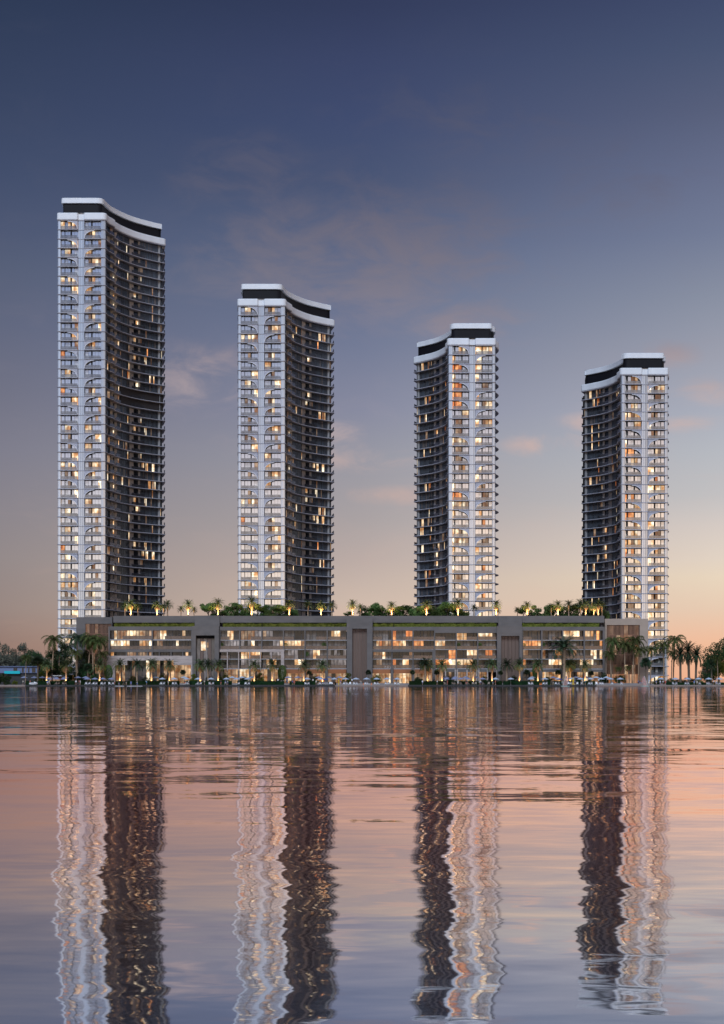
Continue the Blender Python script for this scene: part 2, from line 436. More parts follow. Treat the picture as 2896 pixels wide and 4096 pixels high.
    for bi, ((u0,u1),cuts) in enumerate(bays):
        edges = [0]+cuts+[1]; var = []
        for v in range(14):
            mb, fr = MB(), MB(); mode = v % 7
            for i in range(5):
                a, b = u0+(u1-u0)*edges[i], u0+(u1-u0)*edges[i+1]
                mi = 1 if r.random() < .3 else 0
                if mode == 0 and i >= (3 if bi == 0 else 99): mi = [2,3][i % 2]
                if mode == 0 and bi == 1 and i in (0,1): mi = 2
                if mode == 1 and i in (1,2): mi = r.choice([3,2,4])
                if mode == 2: mi = r.choice([2,3,4,1,3])
                if mode == 3 and i == 4: mi = r.choice([2,4,3])
                if mode == 5 and i in (2,3) : mi = r.choice([4,4,2,0])
                if mode == 6 and r.random() < .16: mi = 5
                mb.add([(a,1.75,0),(b,1.75,0),(b,1.75,H),(a,1.75,H)], [(0,1,2,3)], mi)
            for i, e in enumerate(edges):
                c = u0+(u1-u0)*e; w = .07 if i == (3 if bi == 0 else 2) else .034
                fr.box(c-w, c+w, 1.725, 1.775, 0, H)
            fr.box(u0, u1, 1.73, 1.772, H-.09, H-.002)
            var.append((fin(mb, 'window', mats), fin(fr, 'window_frame', ['frame'])))
        K['bay'].append(var)
    K['fbal'] = []
    for bi, (u0,u1) in enumerate(((1.45,7.95),(10.8,16.95))):
        mb = MB(); mb.box(u0, u1, .3, .37, .0, 1.12); mb.box(u0, u1, .285, .385, 1.12, 1.18, 1); K['fbal'].append(fin(mb, 'balustrade', ['bal','frame']))
    # arch screens: the spandrel above a quarter ellipse
    K['arch'] = []
    for cx, corner in ((4.1,8.06),(14.5,10.6)):
        rx = corner-cx; zt = H-.01; mb = MB(); N = 12
        arc = [(cx+rx*math.sin(k/N*PI/2), (zt-.12)*math.cos(k/N*PI/2)+.02) for k in range(N+1)]
        y0, y1 = .22, .42
        for k in range(N):
            (a,za),(b,zb) = arc[k], arc[k+1]
            # strip from arc to the top edge (columns), and a pale rim
            mb.add([(a,y0,za),(b,y0,zb),(b,y0,zt),(a,y0,zt),(a,y1,za),(b,y1,zb),(b,y1,zt),(a,y1,zt)],
                   [(0,1,2,3),(7,6,5,4),(0,4,5,1)], 0)
            ia = (cx+(a-cx)*.955, za*.955); ib = (cx+(b-cx)*.955, zb*.955)
            mb.add([(a,y0-.06,za),(b,y0-.06,zb),(ib[0],y0-.06,ib[1]),(ia[0],y0-.06,ia[1]),(a,y1+.5,za),(b,y1+.5,zb),(ib[0],y1+.5,ib[1]),(ia[0],y1+.5,ia[1])],
                   [(0,3,2,1),(0,1,5,4),(3,7,6,2)], 1)
        K['arch'].append(fin(mb, 'arch_screen', ['screen','rim']))
    # full height front pieces, one metre tall, scaled
    mb = MB(); mb.prism(fillet([(.22,.45,1.0),(1.38,.45,.1),(1.38,2.4,.1),(.22,2.4,.3)]), 0, 1); K['corner0'] = fin(mb, 'corner_panel', ['panel'])
    mb = MB(); mb.prism(fillet([(17.12,.45,.1),(18.78,.45,1.1),(18.78,2.9,.3),(17.12,2.9,.1)]), 0, 1); K['corner1'] = fin(mb, 'corner_panel', ['panel'])
    mb = MB(); mb.box(8.12, 10.55, 1.12, 3.2, 0, 1, 0)
    for u in (8.95, 9.75): mb.box(u-.045, u+.045, 1.08, 1.115, 0, 1, 1)
    for u in (8.15, 10.5): mb.box(u-.07, u+.07, 1.02, 1.115, 0, 1, 2)
    K['pier'] = fin(mb, 'cladding_pier', ['panel','mullion','slab'])
    return K
KIT = {1: build_tower_kit(1, 0.0), -1: build_tower_kit(-1, 0.175), -2: build_tower_kit(-1, 0.225)}

def tower(x0, D, sg, ztop, label, seed, plant=()):
    K = KIT[sg]; r = random.Random(seed)
    root = thing('apartment_tower', label, 'tower', (x0, D, 0.4), 0, 'curved white apartment towers')
    zt = ztop-.4
    link('roof_parapet', K['parapet'], root, (0,0,zt)); link('penthouse_wall', K['crownwall'], root, (0,0,zt)); link('crown_band', K['crown'], root, (0,0,zt))
    n = int(zt/FH); z0 = zt-n*FH
    for nm, k in (('core_wall','core'),('corner_panel','corner0'),('corner_panel','corner1'),('cladding_pier','pier')):
        link(nm, K[k], root, (0,0,0), 0, (1,1,zt-.05))
    for c in K['cols']: link('column', c, root, (0,0,0), 0, (1,1,zt-.05))
    for i in range(n+1):
        z = zt-i*FH
        if i > 0 or True: link('floor_slab', K['slab'], root, (0,0,z+(0 if i else .012)))
        if i == 0: continue
        j = i-1
        link('rear_wall', K['rear'], root, (0,0,z))
        if j in plant: link('plant_louvre', K['plant'], root, (0,0,z))
        link('curtain_wall', K['wing'][r.randrange(24)], root, (0,0,z))
        for nm, me in K['wbal']: link(nm, me, root, (0,0,z))
        for b in (0,1):
            bv = K['bay'][b][r.randrange(14)]; w = link('window', bv[0], root, (0,0,z)); link('window_frame', bv[1], w)
            link('balustrade', K['fbal'][b], root, (0,0,z))
        a = j % 2 if sg > 0 else (j+1) % 2
        if r.random() < .93: link('arch_screen', K['arch'][a], root, (0,0,z))
    return root
tower(X(227,600), 600, 1, 180.95, 'tallest white tower, furthest left, with two dark plant floors midway up', 1, (17,18))
tower(X(949,608), 608, 1, 149.5, 'second tallest curved tower, left of the middle, rising behind rooftop trees', 2)
tower(X(1984,609), 609, -1, 134.2, 'third tower from the left, its dark curved wing on the left side', 3)
tower(X(2675,611), 611, -2, 122.9, 'shortest tower, furthest right, its front glowing warm down to the beach', 4)

# ------------------------------------------------------------------ podium
PD = 555.0
def px(p): return X(p, PD)
def pz(p): return Z(p, PD)
def pbox(mb, p0, p1, t, b, y0, y1, mi=0): return mb.box(px(p0), px(p1), y0, y1, pz(b), pz(t), mi)
GZ = 1.0                                             # terrace level at the podium
pod = thing('podium_building', 'long low grey podium with lit apartments and a planted roof joining the towers', 'building', (0,0,0))
def pp(name, mb, mats, parent=pod): return link(name, mb.mesh(name, mats), parent)
FZ = 2738                                            # ground row at the podium front
mb = MB(); pbox(mb, 436, 2417, 2524, FZ, PD+2.6, PD+40); pp('core_wall', mb, ['darkin'])
mb = MB(); pbox(mb, 451, 2419, 2463, 2490, PD+1.2, PD+41); pp('roof_parapet', mb, ['concrete'])
mb = MB(); pbox(mb, 451, 2418, 2490, 2507, PD+3.2, PD+40.9); 
pp('roof_louvre', mb, ['darkin'])
mb = MB()
for p in range(455, 2418, 3): mb.box(px(p)-.05, px(p)+.05, PD+2.9, PD+3.1, pz(2507), pz(2490.2))
for p in range(480, 2418, 84): mb.box(px(p)-.18, px(p)+.18, PD+2.6, PD+3.1, pz(2507), pz(2490.2), 1)
pp('roof_railing', mb, ['mullion','concrete'])
mb = MB(); pbox(mb, 433, 772, 2506, 2521.5, PD, PD+4); pp('fascia_beam', mb, ['concrete'])
for a, b in ((878,1387),(1490,1737),(2087,2419)):
    mb = MB(); pbox(mb, a, b, 2507, 2522, PD, PD+4); pp('fascia_beam', mb, ['concrete'])
mb = MB(); pbox(mb, 1737, 1987, 2507, 2532, PD-.3, PD+4); pp('fascia_beam', mb, ['concrete'])
# floor slabs
for a, b, rows in ((436,771,[(2557,2562),(2597,2608)]),
                   (878,1387,[(2559.5,2562.5),(2597,2599.5),(2635,2638),(2673.5,2677)]),
                   (1490,1987,[(2559.5,2562.5),(2597,2599.5),(2635,2638),(2673.5,2677)]),
                   (2087,2417,[(2559.5,2562.5),(2597,2599.5),(2635,2638),(2674,2678)])):
    for t, bt in rows:
        mb = MB(); pbox(mb, a, b, t, bt, PD+.05, PD+2.6); pp('floor_slab', mb, ['pslab' if bt-t < 6 else 'concrete'])
# stone frames laid over the facade
mb = MB(); pbox(mb, 878, 1137, 2597.6, 2608, PD-.5, PD+1.5); pbox(mb, 1124, 1137, 2608, FZ, PD-.5, PD+1.2); pp('stone_frame', mb, ['stone'])
mb = MB(); pbox(mb, 1487, 1742, 2597.6, 2608, PD-.5, PD+1.5); pbox(mb, 1729, 1742, 2608, FZ, PD-.5, PD+1.2)
pp('stone_frame', mb, ['concrete'])
mb = MB(); pbox(mb, 428, 772, 2623, 2642, PD-.6, PD+2.5); pbox(mb, 428, 461, 2642, FZ, PD-.6, PD+2.5); pbox(mb, 764, 772, 2642, FZ, PD-.6, PD+2.5)
pbox(mb, 461, 510, 2642, 2660, PD-.6, PD+2.5); pbox(mb, 695, 764, 2642, 2660, PD-.6, PD+2.5); pp('stone_frame', mb, ['stone'])
# columns
def column(p, t, b, w, y=-.25, m='concrete', d=2.6):
    mb = MB(); pbox(mb, p-w/2, p+w/2, t, b, PD+y, PD+d); pp('column', mb, [m])
for p in (437, 609, 768): column(p, 2521.6, 2623, 6)
for p in (505,548,590,637,684,731): column(p, 2608, 2623, 4, .1)
for p in (880, 959, 1047, 1134, 1220, 1309): column(p, 2522, 2597, 5)
for p in (910, 955, 999, 1042, 1085): column(p, 2608, 2682, 4, -.45, 'stone', 1)
for p in (955, 999): column(p, 2682.2, FZ, 6, -.4, 'concrete', 1)
for p in (1220, 1309): column(p, 2600, FZ, 4)
column(1306, 2660, FZ, 11, -.5, 'concrete', 1)
for p in (1488.5, 1568, 1652, 1825, 1911): column(p, 2522, 2597, 5)
column(1738, 2532.2, 2597.4, 5)
for p in (1568, 1652): column(p, 2608, 2662, 4, -.2); column(p, 2662.2, FZ, 11, -.4)
for p in (1825, 1911): column(p, 2600, 2677, 5)
for p in (1782,1821,1829,1868,1907,1915,1950,1988): column(p, 2678, FZ, 5, -.3, 'stone', 1.5)
for p in (2167, 2251, 2337): column(p, 2522, FZ, 6)
column(2415, 2522, FZ, 8); column(2090, 2522, FZ, 5)
for p in (2160, 2250): column(p, 2678, FZ, 12, -.1, 'concrete', 2)
# ground floor lintels and copper fascias
for a, b in ((1775,1987),(2087,2411)):
    mb = MB(); pbox(mb, a, b, 2678, 2688, PD+.1, PD+2); pp('lintel', mb, ['concrete'])
for a, b in ((1145,1216),(1224,1299),(1313,1385),(1492,1561),(1575,1645),(1659,1727)):
    mb = MB(); pbox(mb, a, b, 2677.3, 2694, PD-.1, PD+2); pp('copper_canopy', mb, ['copper'])
# three portal blocks
def portal(p0, p1, o0, o1, top, otop, panel, label_, lift):
    mb = MB(); y0, y1 = PD-1.6, PD+5
    pbox(mb, p0, o0, otop, FZ, y0, y1); pbox(mb, o1, p1, otop, FZ, y0, y1); pbox(mb, p0, p1, top, otop, y0, y1)
    if lift: pbox(mb, p0+7, p1+1, lift, top-.05, PD+.4, PD+8)
    q = pp('portal_frame', mb, ['concrete'])
    mb = MB(); n = 5; w = (o1-o0)/n
    for i in range(n): pbox(mb, o0+w*i+.5, o0+w*(i+1)-.5, otop+ (12 if panel != 'bronze' else 0), FZ, y0+1.9, y0+2.6, i % 2)
    pbox(mb, o0, o1, otop, FZ, y0+2.5, y0+3.2, 2)
    link('portal_panel', mb.mesh('portal_panel', [panel, 'bronze', 'darkin' if panel != 'bronze' else 'slat']), pod)
portal(771, 877, 785, 860, 2505, 2542, 'pcurt', '', 2462)
portal(1387, 1490, 1409, 1468, 2474, 2515, 'bronze', '', 0)
portal(1987, 2087, 2003, 2076, 2505, 2544, 'bronze', '', 2466)
mb = MB(); pbox(mb, 804, 822, 2566, 2602, PD+.05, PD+.25); pbox(mb, 826, 834, 2570, 2590, PD+.05, PD+.25, 1); pp('chandelier_window', mb, ['lwhite','ldim'])
# apartments: one window object per flat and floor, with a bronze glass balustrade
WM = ['pglass','pcurt','pdark','lwarm','lwhite','lorange','ldim','lcool']
r2 = random.Random(3)
def flat(p0, p1, t, b, style, rail):
    mb, fr = MB(), MB(); n = max(3, round((p1-p0)/13)); k = 0
    run = None
    for i in range(n):
        a, c = px(p0)+(px(p1)-px(p0))*i/n, px(p0)+(px(p1)-px(p0))*(i+1)/n
        if run is None or r2.random() < .45:
            if style == 'B': run = r2.choices([0,1,2,3,4,6,7], [3,3,3,1.1,.7,1.4,4])[0]
            elif style == 'C': run = r2.choices([0,1,2,3,4,5,6], [3,2,4,2.4,.8,1.4,2])[0]
            elif style == 'A': run = r2.choices([0,1,2,3,4,6,7], [3.5,1.5,3,2.2,1.6,2,1])[0]
            else: run = r2.choices([0,1,2,3,4,5,6], [4,2.5,3.5,1.6,.8,1.2,1.5])[0]
        y = PD+1.5 + (.35 if i % 3 == 1 else 0)
        mb.add([(a,y,pz(b)),(c,y,pz(b)),(c,y,pz(t)),(a,y,pz(t))], [(0,1,2,3)], run)
        fr.box(a-.085, a+.085, y-.12, y+.02, pz(b)+.01, pz(t)-.01)
    fr.box(px(p0), px(p1), PD+1.33, PD+1.36, pz(b)+1.15, pz(b)+1.21)
    w = pp('window', mb, WM); link('window_frame', fr.mesh('window_frame', ['frame']), w)
    if rail:
        f0, f1 = rail; mb = MB()
        mb.box(px(p0+(p1-p0)*f0), px(p0+(p1-p0)*f1), PD+.25, PD+.33, pz(b), pz(b)+1.18); mb.box(px(p0+(p1-p0)*f0), px(p0+(p1-p0)*f1), PD+.22, PD+.36, pz(b)+1.18, pz(b)+1.24, 1)
        pp('balustrade', mb, ['pbal','frame'])
bayB = [880,959,1047,1134,1220,1309,1387]; bayC = [1490,1568,1652,1738,1825,1911,1987]; bayD = [2089,2167,2251,2337,2415]
for bays, st in ((bayB,'B'),(bayC,'C'),(bayD,'D')):
    for i, (a, b) in enumerate(zip(bays, bays[1:])):
        low = st == 'B' and i < 3 or st == 'C' and i < 3
        for k, (t, bt) in enumerate(((2523,2559.5),(2562.5,2597),(2608 if low else 2600,2635),(2638,2673.5))):
            if st == 'C' and i >= 3 and k == 0: t = 2532.5
            flat(a+3, b-2.5, t, bt, st, [((0,.48),(.5,1),(0,1))[i % 3] if k in (0,2) else (0,1)][0])
for a, b in ((440,606),(612,765)):
    flat(a, b, 2522, 2557, 'A', (.3,1)); flat(a, b, 2562, 2597, 'A', (0,1)); flat(a, b, 2608, 2622.5, 'A', None)
# shopfronts on the promenade
def shop(p0, p1, t, weights):
    mb, fr = MB(), MB(); n = max(3, round((p1-p0)/14))
    for i in range(n):
        a, c = px(p0)+(px(p1)-px(p0))*i/n, px(p0)+(px(p1)-px(p0))*(i+1)/n
        y = PD+1.9
        mb.add([(a,y,GZ),(c,y,GZ),(c,y,pz(t)),(a,y,pz(t))], [(0,1,2,3)], r2.choices([0,1,2,3], weights)[0])
        fr.box(a-.06, a+.06, y-.15, y+.02, GZ, pz(t)-.01)
    zc = GZ+2.9
    if zc < pz(t)-.3: fr.box(px(p0), px(p1), PD+1.72, PD+1.74, zc, zc+.12)
    w = pp('shop_window', mb, ['lshop','pglass','lwhite','ldim']); link('shop_window_frame', fr.mesh('shop_window_frame', ['frame']), w)
for a, b, t, wt in ((461,510,2660,(3,2,1,0)),(510,695,2642,(1,5,.4,1.2)),(695,764,2660,(4,0,2,1)),(880,955,2677,(4,1,1,1)),(955,999,2677,(4,0,2,0)),
                    (999,1124,2677,(2,2,.5,3)),(1137,1220,2694,(3,1,1,2)),(1222,1307,2694,(3,1,1,2)),(1311,1387,2694,(2,2,.5,2)),
                    (1490,1568,2694,(4,0,1,1)),(1570,1652,2694,(4,0,1,1)),(1655,1730,2677,(1,1,0,3)),(1742,1780,2688,(0,2,0,2)),(1784,1819,2688,(1,1,0,3)),(1831,1866,2688,(1,1,0,3)),
                    (1870,1905,2688,(1,1,0,3)),(1917,1948,2688,(1,1,0,2)),(2092,2154,2688,(1,3,0,1)),(2170,2246,2688,(4,1,2,0)),(2258,2337,2688,(1,2,.5,2)),(2340,2411,2688,(.5,4,.3,1))):
    shop(a, b, t, wt)
def sign_mesh(txt, size, m, depth=.03):
    cu = bpy.data.curves.new('lettering', 'FONT'); cu.body = txt; cu.size = size; cu.extrude = depth; cu.align_x = 'CENTER'
    o = bpy.data.objects.new('lettering', cu); COL.objects.link(o)
    bpy.context.view_layer.update()
    me = bpy.data.meshes.new_from_object(o.evaluated_get(bpy.context.evaluated_depsgraph_get())); me.name = 'lettering'
    bpy.data.objects.remove(o); bpy.data.curves.remove(cu)
    me.transform(Matrix.Rotation(PI/2, 4, 'X')); me.materials.clear(); me.materials.append(M[m]); return me
link('sign_lettering', sign_mesh('r o y a l', 1.25, 'beige'), pod, (px(1560), PD+.2, pz(2672)))

# slatted end blocks
def end_block(name, label, p0, p1, top, s0, s1, stop, D, low, wall, rz=0):
    root = thing(name, label, 'building', (X((p0+p1)/2, D), D, 0)); cx = X((p0+p1)/2, D)
    x = lambda p: X(p, D)-cx
    z = lambda p: Z(p, D)
    mb = MB(); mb.box(x(p0), x(s0), 0, 14, .4, z(top)); mb.box(x(s1), x(p1), 0, 14, .4, z(top)); mb.box(x(s0), x(s1), 0, 14, z(stop), z(top))
    link('wall', mb.mesh('wall', [wall]), root)
    mb = MB(); rr = random.Random(len(name)+p0); n = 9; rows = 6
    for i in range(n):
        for k in range(rows):
            a, b = x(s0)+(x(s1)-x(s0))*i/n, x(s0)+(x(s1)-x(s0))*(i+1)/n; c, d = .4+(z(stop)-.4)*k/rows, .4+(z(stop)-.4)*(k+1)/rows
            mi = rr.choices([0,1,2,3], [6,2,1.6,.7] if low else [9,2,.9,.15])[0]
            if low and k == 0: mi = 4
            mb.add([(a,2.2,c),(b,2.2,c),(b,2.2,d),(a,2.2,d)], [(0,1,2,3)], mi)
    link('rear_glazing', mb.mesh('rear_glazing', ['pdark','pglass','ldim','lwarm','lscreen']), root)
    mb = MB(); step = 5.2; p = s0+2
    while p < s1-1:
        mb.box(x(p)-.09, x(p)+.09, .3, .75, (z(2697) if low else .4), z(stop)-.01); p += step
    for k in range(1, 5): mb.box(x(s0), x(s1), .8, .95, z(stop)-k*3.6-.1, z(stop)-k*3.6+.1)
    link('slatted_screen', mb.mesh('slatted_screen', ['slat']), root)
    if low:
        mb = MB(); p = s0
        while p < s1: mb.box(x(p)-.1, x(p)+.1, -.35, -.1, .4, z(2696)); p += 6.5
        link('lit_fence', mb.mesh('lit_fence', ['slat']), root)
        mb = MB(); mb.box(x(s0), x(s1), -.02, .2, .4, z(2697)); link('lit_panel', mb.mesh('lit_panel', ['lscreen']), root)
end_block('slatted_building', 'tan end building with tall brown slats behind palms, right of the podium', 2419.5, 2593, 2475, 2427, 2559, 2500, 560, True, 'tan')
end_block('slatted_building', 'grey end building with dark slats half hidden by palms, below the tallest tower', 305, 449, 2468.5, 341, 446, 2495, 562, False, 'concrete')

# ------------------------------------------------------------------ ground and water
SH = 536.5
mb = MB(); mb.box(-900, 900, SH, 655, -1.5, .42); struct(link('ground', mb.mesh('ground', ['sand'])))
mb = MB(); mb.box(X(430,545), X(2600,545), 544.5, 600, .3, GZ); struct(link('terrace_paving', mb.mesh('terrace_paving', ['paving'])))
mb = MB()
for a, b in ((102,1340),(1632,2385)): mb.box(X(a,SH), X(b,SH), SH-.35, SH+3.4, -1.5, .46)
struct(link('quay_edge', mb.mesh('quay_edge', ['quay'])))
mb = MB(); mb.add([(-9000,-400,0),(9000,-400,0),(9000,16000,0),(-9000,16000,0)], [(0,1,2,3)])
def water():
    m, t = newmat('lagoon water'); out = t.n('ShaderNodeOutputMaterial')
    geo = t.n('ShaderNodeNewGeometry')
    def layer(sx, sy, amp, warp=0):
        mp = t.n('ShaderNodeMapping'); mp.inputs['Scale'].default_value = (sx, sy, 1); mp.inputs['Rotation'].default_value = (0,0,.06); t.l(geo.outputs['Position'], mp.inputs[0])
        nz = t.n('ShaderNodeTexNoise'); nz.inputs['Scale'].default_value = 1; nz.inputs['Detail'].default_value = 3; nz.inputs['Roughness'].default_value = .55; nz.inputs['Distortion'].default_value = .6
        t.l(mp.outputs[0], nz.inputs['Vector'])
        vm = t.n('ShaderNodeVectorMath', operation='SUBTRACT'); vm.inputs[1].default_value = (.5,.5,.5); t.l(nz.outputs['Color'], vm.inputs[0])
        v2 = t.n('ShaderNodeVectorMath', operation='MULTIPLY'); v2.inputs[1].default_value = amp; t.l(vm.outputs[0], v2.inputs[0]); return v2.outputs[0]
    a = layer(.25, .60, (.062, .058, 0)); b = layer(.06, .30, (.030, .036, 0)); c = layer(.9, 2.6, (.030, .038, 0))
    # calm and ruffled patches
    mp = t.n('ShaderNodeMapping'); mp.inputs['Scale'].default_value = (.022, .085, 1); t.l(geo.outputs['Position'], mp.inputs[0])
    pz_ = t.n('ShaderNodeTexNoise'); pz_.inputs['Scale'].default_value = 1; pz_.inputs['Detail'].default_value = 2; t.l(mp.outputs[0], pz_.inputs['Vector'])
    k = t.n('ShaderNodeMapRange'); t.l(pz_.outputs[0], k.inputs[0]); k.inputs[1].default_value = .3; k.inputs[2].default_value = .7; k.inputs[3].default_value = .2; k.inputs[4].default_value = 2.2
    add = t.n('ShaderNodeVectorMath', operation='ADD'); t.l(a, add.inputs[0]); t.l(c, add.inputs[1])
    sc = t.n('ShaderNodeVectorMath', operation='SCALE'); t.l(add.outputs[0], sc.inputs[0]); t.l(k.outputs[0], sc.inputs['Scale'])
    ad2 = t.n('ShaderNodeVectorMath', operation='ADD'); t.l(sc.outputs[0], ad2.inputs[0]); t.l(b, ad2.inputs[1])
    ad3 = t.n('ShaderNodeVectorMath', operation='ADD'); ad3.inputs[1].default_value = (0,0,1); t.l(ad2.outputs[0], ad3.inputs[0])
    nm = t.n('ShaderNodeVectorMath', operation='NORMALIZE'); t.l(ad3.outputs[0], nm.inputs[0])
    g = t.n('ShaderNodeBsdfGlossy'); g.inputs['Roughness'].default_value = .035; t.l(nm.outputs[0], g.inputs['Normal'])
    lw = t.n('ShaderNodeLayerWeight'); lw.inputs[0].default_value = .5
    t.l(t.ramp(lw.outputs['Facing'], [(.77,(.78,.80,.84)),(.81,(.90,.88,.86)),(.845,(.98,.88,.80)),(.885,(1,.78,.69)),(.94,(1,.69,.64)),(.982,(.84,.73,.70)),(1,(.76,.70,.69))]), g.inputs[0])  # coral sky reflection painted into the gloss tint by viewing angle
    d = t.n('ShaderNodeBsdfDiffuse'); t.l(t.ramp(lw.outputs['Facing'], [(.79,(.002,.003,.007)),(.85,(.014,.005,.004)),(.90,(.030,.008,.006)),(.95,(.020,.006,.005)),(.985,(.008,.004,.004)),(1,(.004,.003,.003))]), d.inputs[0])  # added coral diffuse colour stands in for pink light off the water
    ad = t.n('ShaderNodeAddShader'); t.l(d.outputs[0], ad.inputs[0]); t.l(g.outputs[0], ad.inputs[1]); t.l(ad.outputs[0], out.inputs[0]); return m
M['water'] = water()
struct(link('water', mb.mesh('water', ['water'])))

# ------------------------------------------------------------------ vegetation prototypes
def frond(mb, az, el, L, droop, lw, mi, n=12, leaf=.55, down=.25, base=(0,0,0), rr=rnd):
    d = Vector((math.cos(az), math.sin(az), 0)); p = Vector(base); ang = el; pts = []
    for i in range(n+1):
        pts.append(p.copy()); p = p + (d*math.cos(ang) + Vector((0,0,math.sin(ang))))*(L/n); ang -= droop/n*(1+.6*i/n)
    side = Vector((-d.y, d.x, 0)); w = L*.012+.02
    for i in range(n):
        a, b = pts[i], pts[i+1]
        mb.add([a-side*w, a+side*w, b+side*w*.8, b-side*w*.8], [(0,1,2,3)], mi)
        if i == 0: continue
        u = i/n; ll = leaf*L*(.35+.65*math.sin(PI*min(1, u*.85+.12)))*rr.uniform(.85,1.15); t = (b-a).normalized()
        for s in (-1,1):
            for h in (0,.5):
                q = a.lerp(b, h); tipv = q + (side*s*.75 + t*.55 - Vector((0,0,down*rr.uniform(.6,1.5))))*ll*.5
                m_ = q.lerp(tipv, .45); n2 = t*lw
                mb.add([q-n2*.4, q+n2*.4, m_+n2, tipv, m_-n2*.6], [(0,1,2,3,4)], mi)
def palm(kind, rr):
    """(trunk mesh, crown mesh, skirt mesh or None); trunk base at the origin"""
    t, c, k = MB(), MB(), None
    if kind in ('date','datelit','dark'):
        h, L = 5.4, 2.95
        pts = [(rr.uniform(-.05,.05), rr.uniform(-.05,.05), h*i/7) for i in range(8)]
        t.tube(pts, [.34,.27,.25,.24,.24,.25,.30,.22], 8)
        g = 'palm' if kind != 'dark' else 'palmdark'
        for i in range(40):
            u = i/40; frond(c, i*2.399+rr.uniform(-.15,.15), 1.45-1.55*u+rr.uniform(-.12,.12), L*rr.uniform(.85,1.08), 1.0+.5*u, .055, 0, 11, .36, .2, (0,0,h-.1), rr)
        if kind != 'dark':
            k = MB()
            for i in range(26): frond(k, i*2.399, -.35-.8*(i/26), 2.0*rr.uniform(.75,1.1), .9, .06, 0, 8, .30, .45, (0,0,h-.3), rr)
        crown = c.mesh('crown', [g])
    elif kind == 'coco':
        h, L = 12.5, 4.0; lean = rr.uniform(-.9,.9)
        pts = [(lean*(i/9)**1.7, rr.uniform(-.06,.06), h*i/9) for i in range(10)]
        t.tube(pts, [.26]+[.19]*6+[.16,.15,.14], 8)
        for i in range(24):
            u = i/24; frond(c, i*2.399+rr.uniform(-.2,.2), 1.25-1.55*u, L*rr.uniform(.85,1.1), 1.7, .075, 0, 13, .42, .55, (lean,0,h-.1), rr)
        crown = c.mesh('crown', ['coco'])
    elif kind == 'tall':                               # stout dark canary palm
        h, L = 9.0, 4.2; lean = rr.uniform(-.6,.6)
        pts = [(lean*(i/8)**1.5, 0, h*i/8) for i in range(9)]
        t.tube(pts, [.5,.38,.35,.34,.34,.35,.42,.5,.3], 9)
        for i in range(64):
            u = i/64; frond(c, i*2.399, 1.5-2.0*u+rr.uniform(-.1,.1), L*rr.uniform(.85,1.05), .85+.4*u, .07, 0, 12, .26, .12, (lean,0,h-.1), rr)
        crown = c.mesh('crown', ['palmdark'])
    else:                                              # fan palm
        h = 6.2; t.tube([(0,0,h*i/6) for i in range(7)], [.28,.2,.19,.19,.19,.2,.18], 8)
        for i in range(56):
            az, el = i*2.399, 1.5-2.2*(i/56)+rr.uniform(-.15,.15); d = Vector((math.cos(az)*math.cos(el), math.sin(az)*math.cos(el), math.sin(el)))
            b = Vector((0,0,h)); e = b+d*1.0*rr.uniform(.25,1.1); s = d.orthogonal().normalized(); w = d.cross(s)
            c.add([b-s*.03, b+s*.03, e+s*.03, e-s*.03], [(0,1,2,3)])
            for q in range(11):
                a = (q-5)*.24; tip = e + (d*math.cos(a)+w*math.sin(a))*1.0 - Vector((0,0,.25*abs(a)+.1)); n2 = s.cross(tip-e).normalized()*.08
                c.add([e, e.lerp(tip,.6)+n2, tip, e.lerp(tip,.6)-n2], [(0,1,2,3)])
        crown = c.mesh('crown', ['palmdark'])
    return (t.mesh('trunk', ['bark' if kind in ('tall','fan') else 'trunk'], True), crown, k.mesh('skirt', ['skirt']) if k else None)
PALMS = {k: [palm(k, random.Random(100+i*7+len(k))) for i in range(3)] for k in ('date','dark','coco','tall','fan')}
def leafball(mb, cx, cy, cz, R, n, s, rr, flat=.8):
    for _ in range(n):
        d = Vector((rr.gauss(0,1), rr.gauss(0,1), rr.gauss(0,1))).normalized(); rad = R*rr.uniform(.55,1.05)
        p = Vector((cx,cy,cz)) + Vector((d.x*rad, d.y*rad, d.z*rad*flat))
        u = Vector((rr.gauss(0,1), rr.gauss(0,1), rr.gauss(0,1))).normalized(); w = u.orthogonal().normalized(); k = s*rr.uniform(.6,1.4)
        mb.add([p-u*k, p+w*k*.55, p+u*k, p-w*k*.55], [(0,1,2,3)])
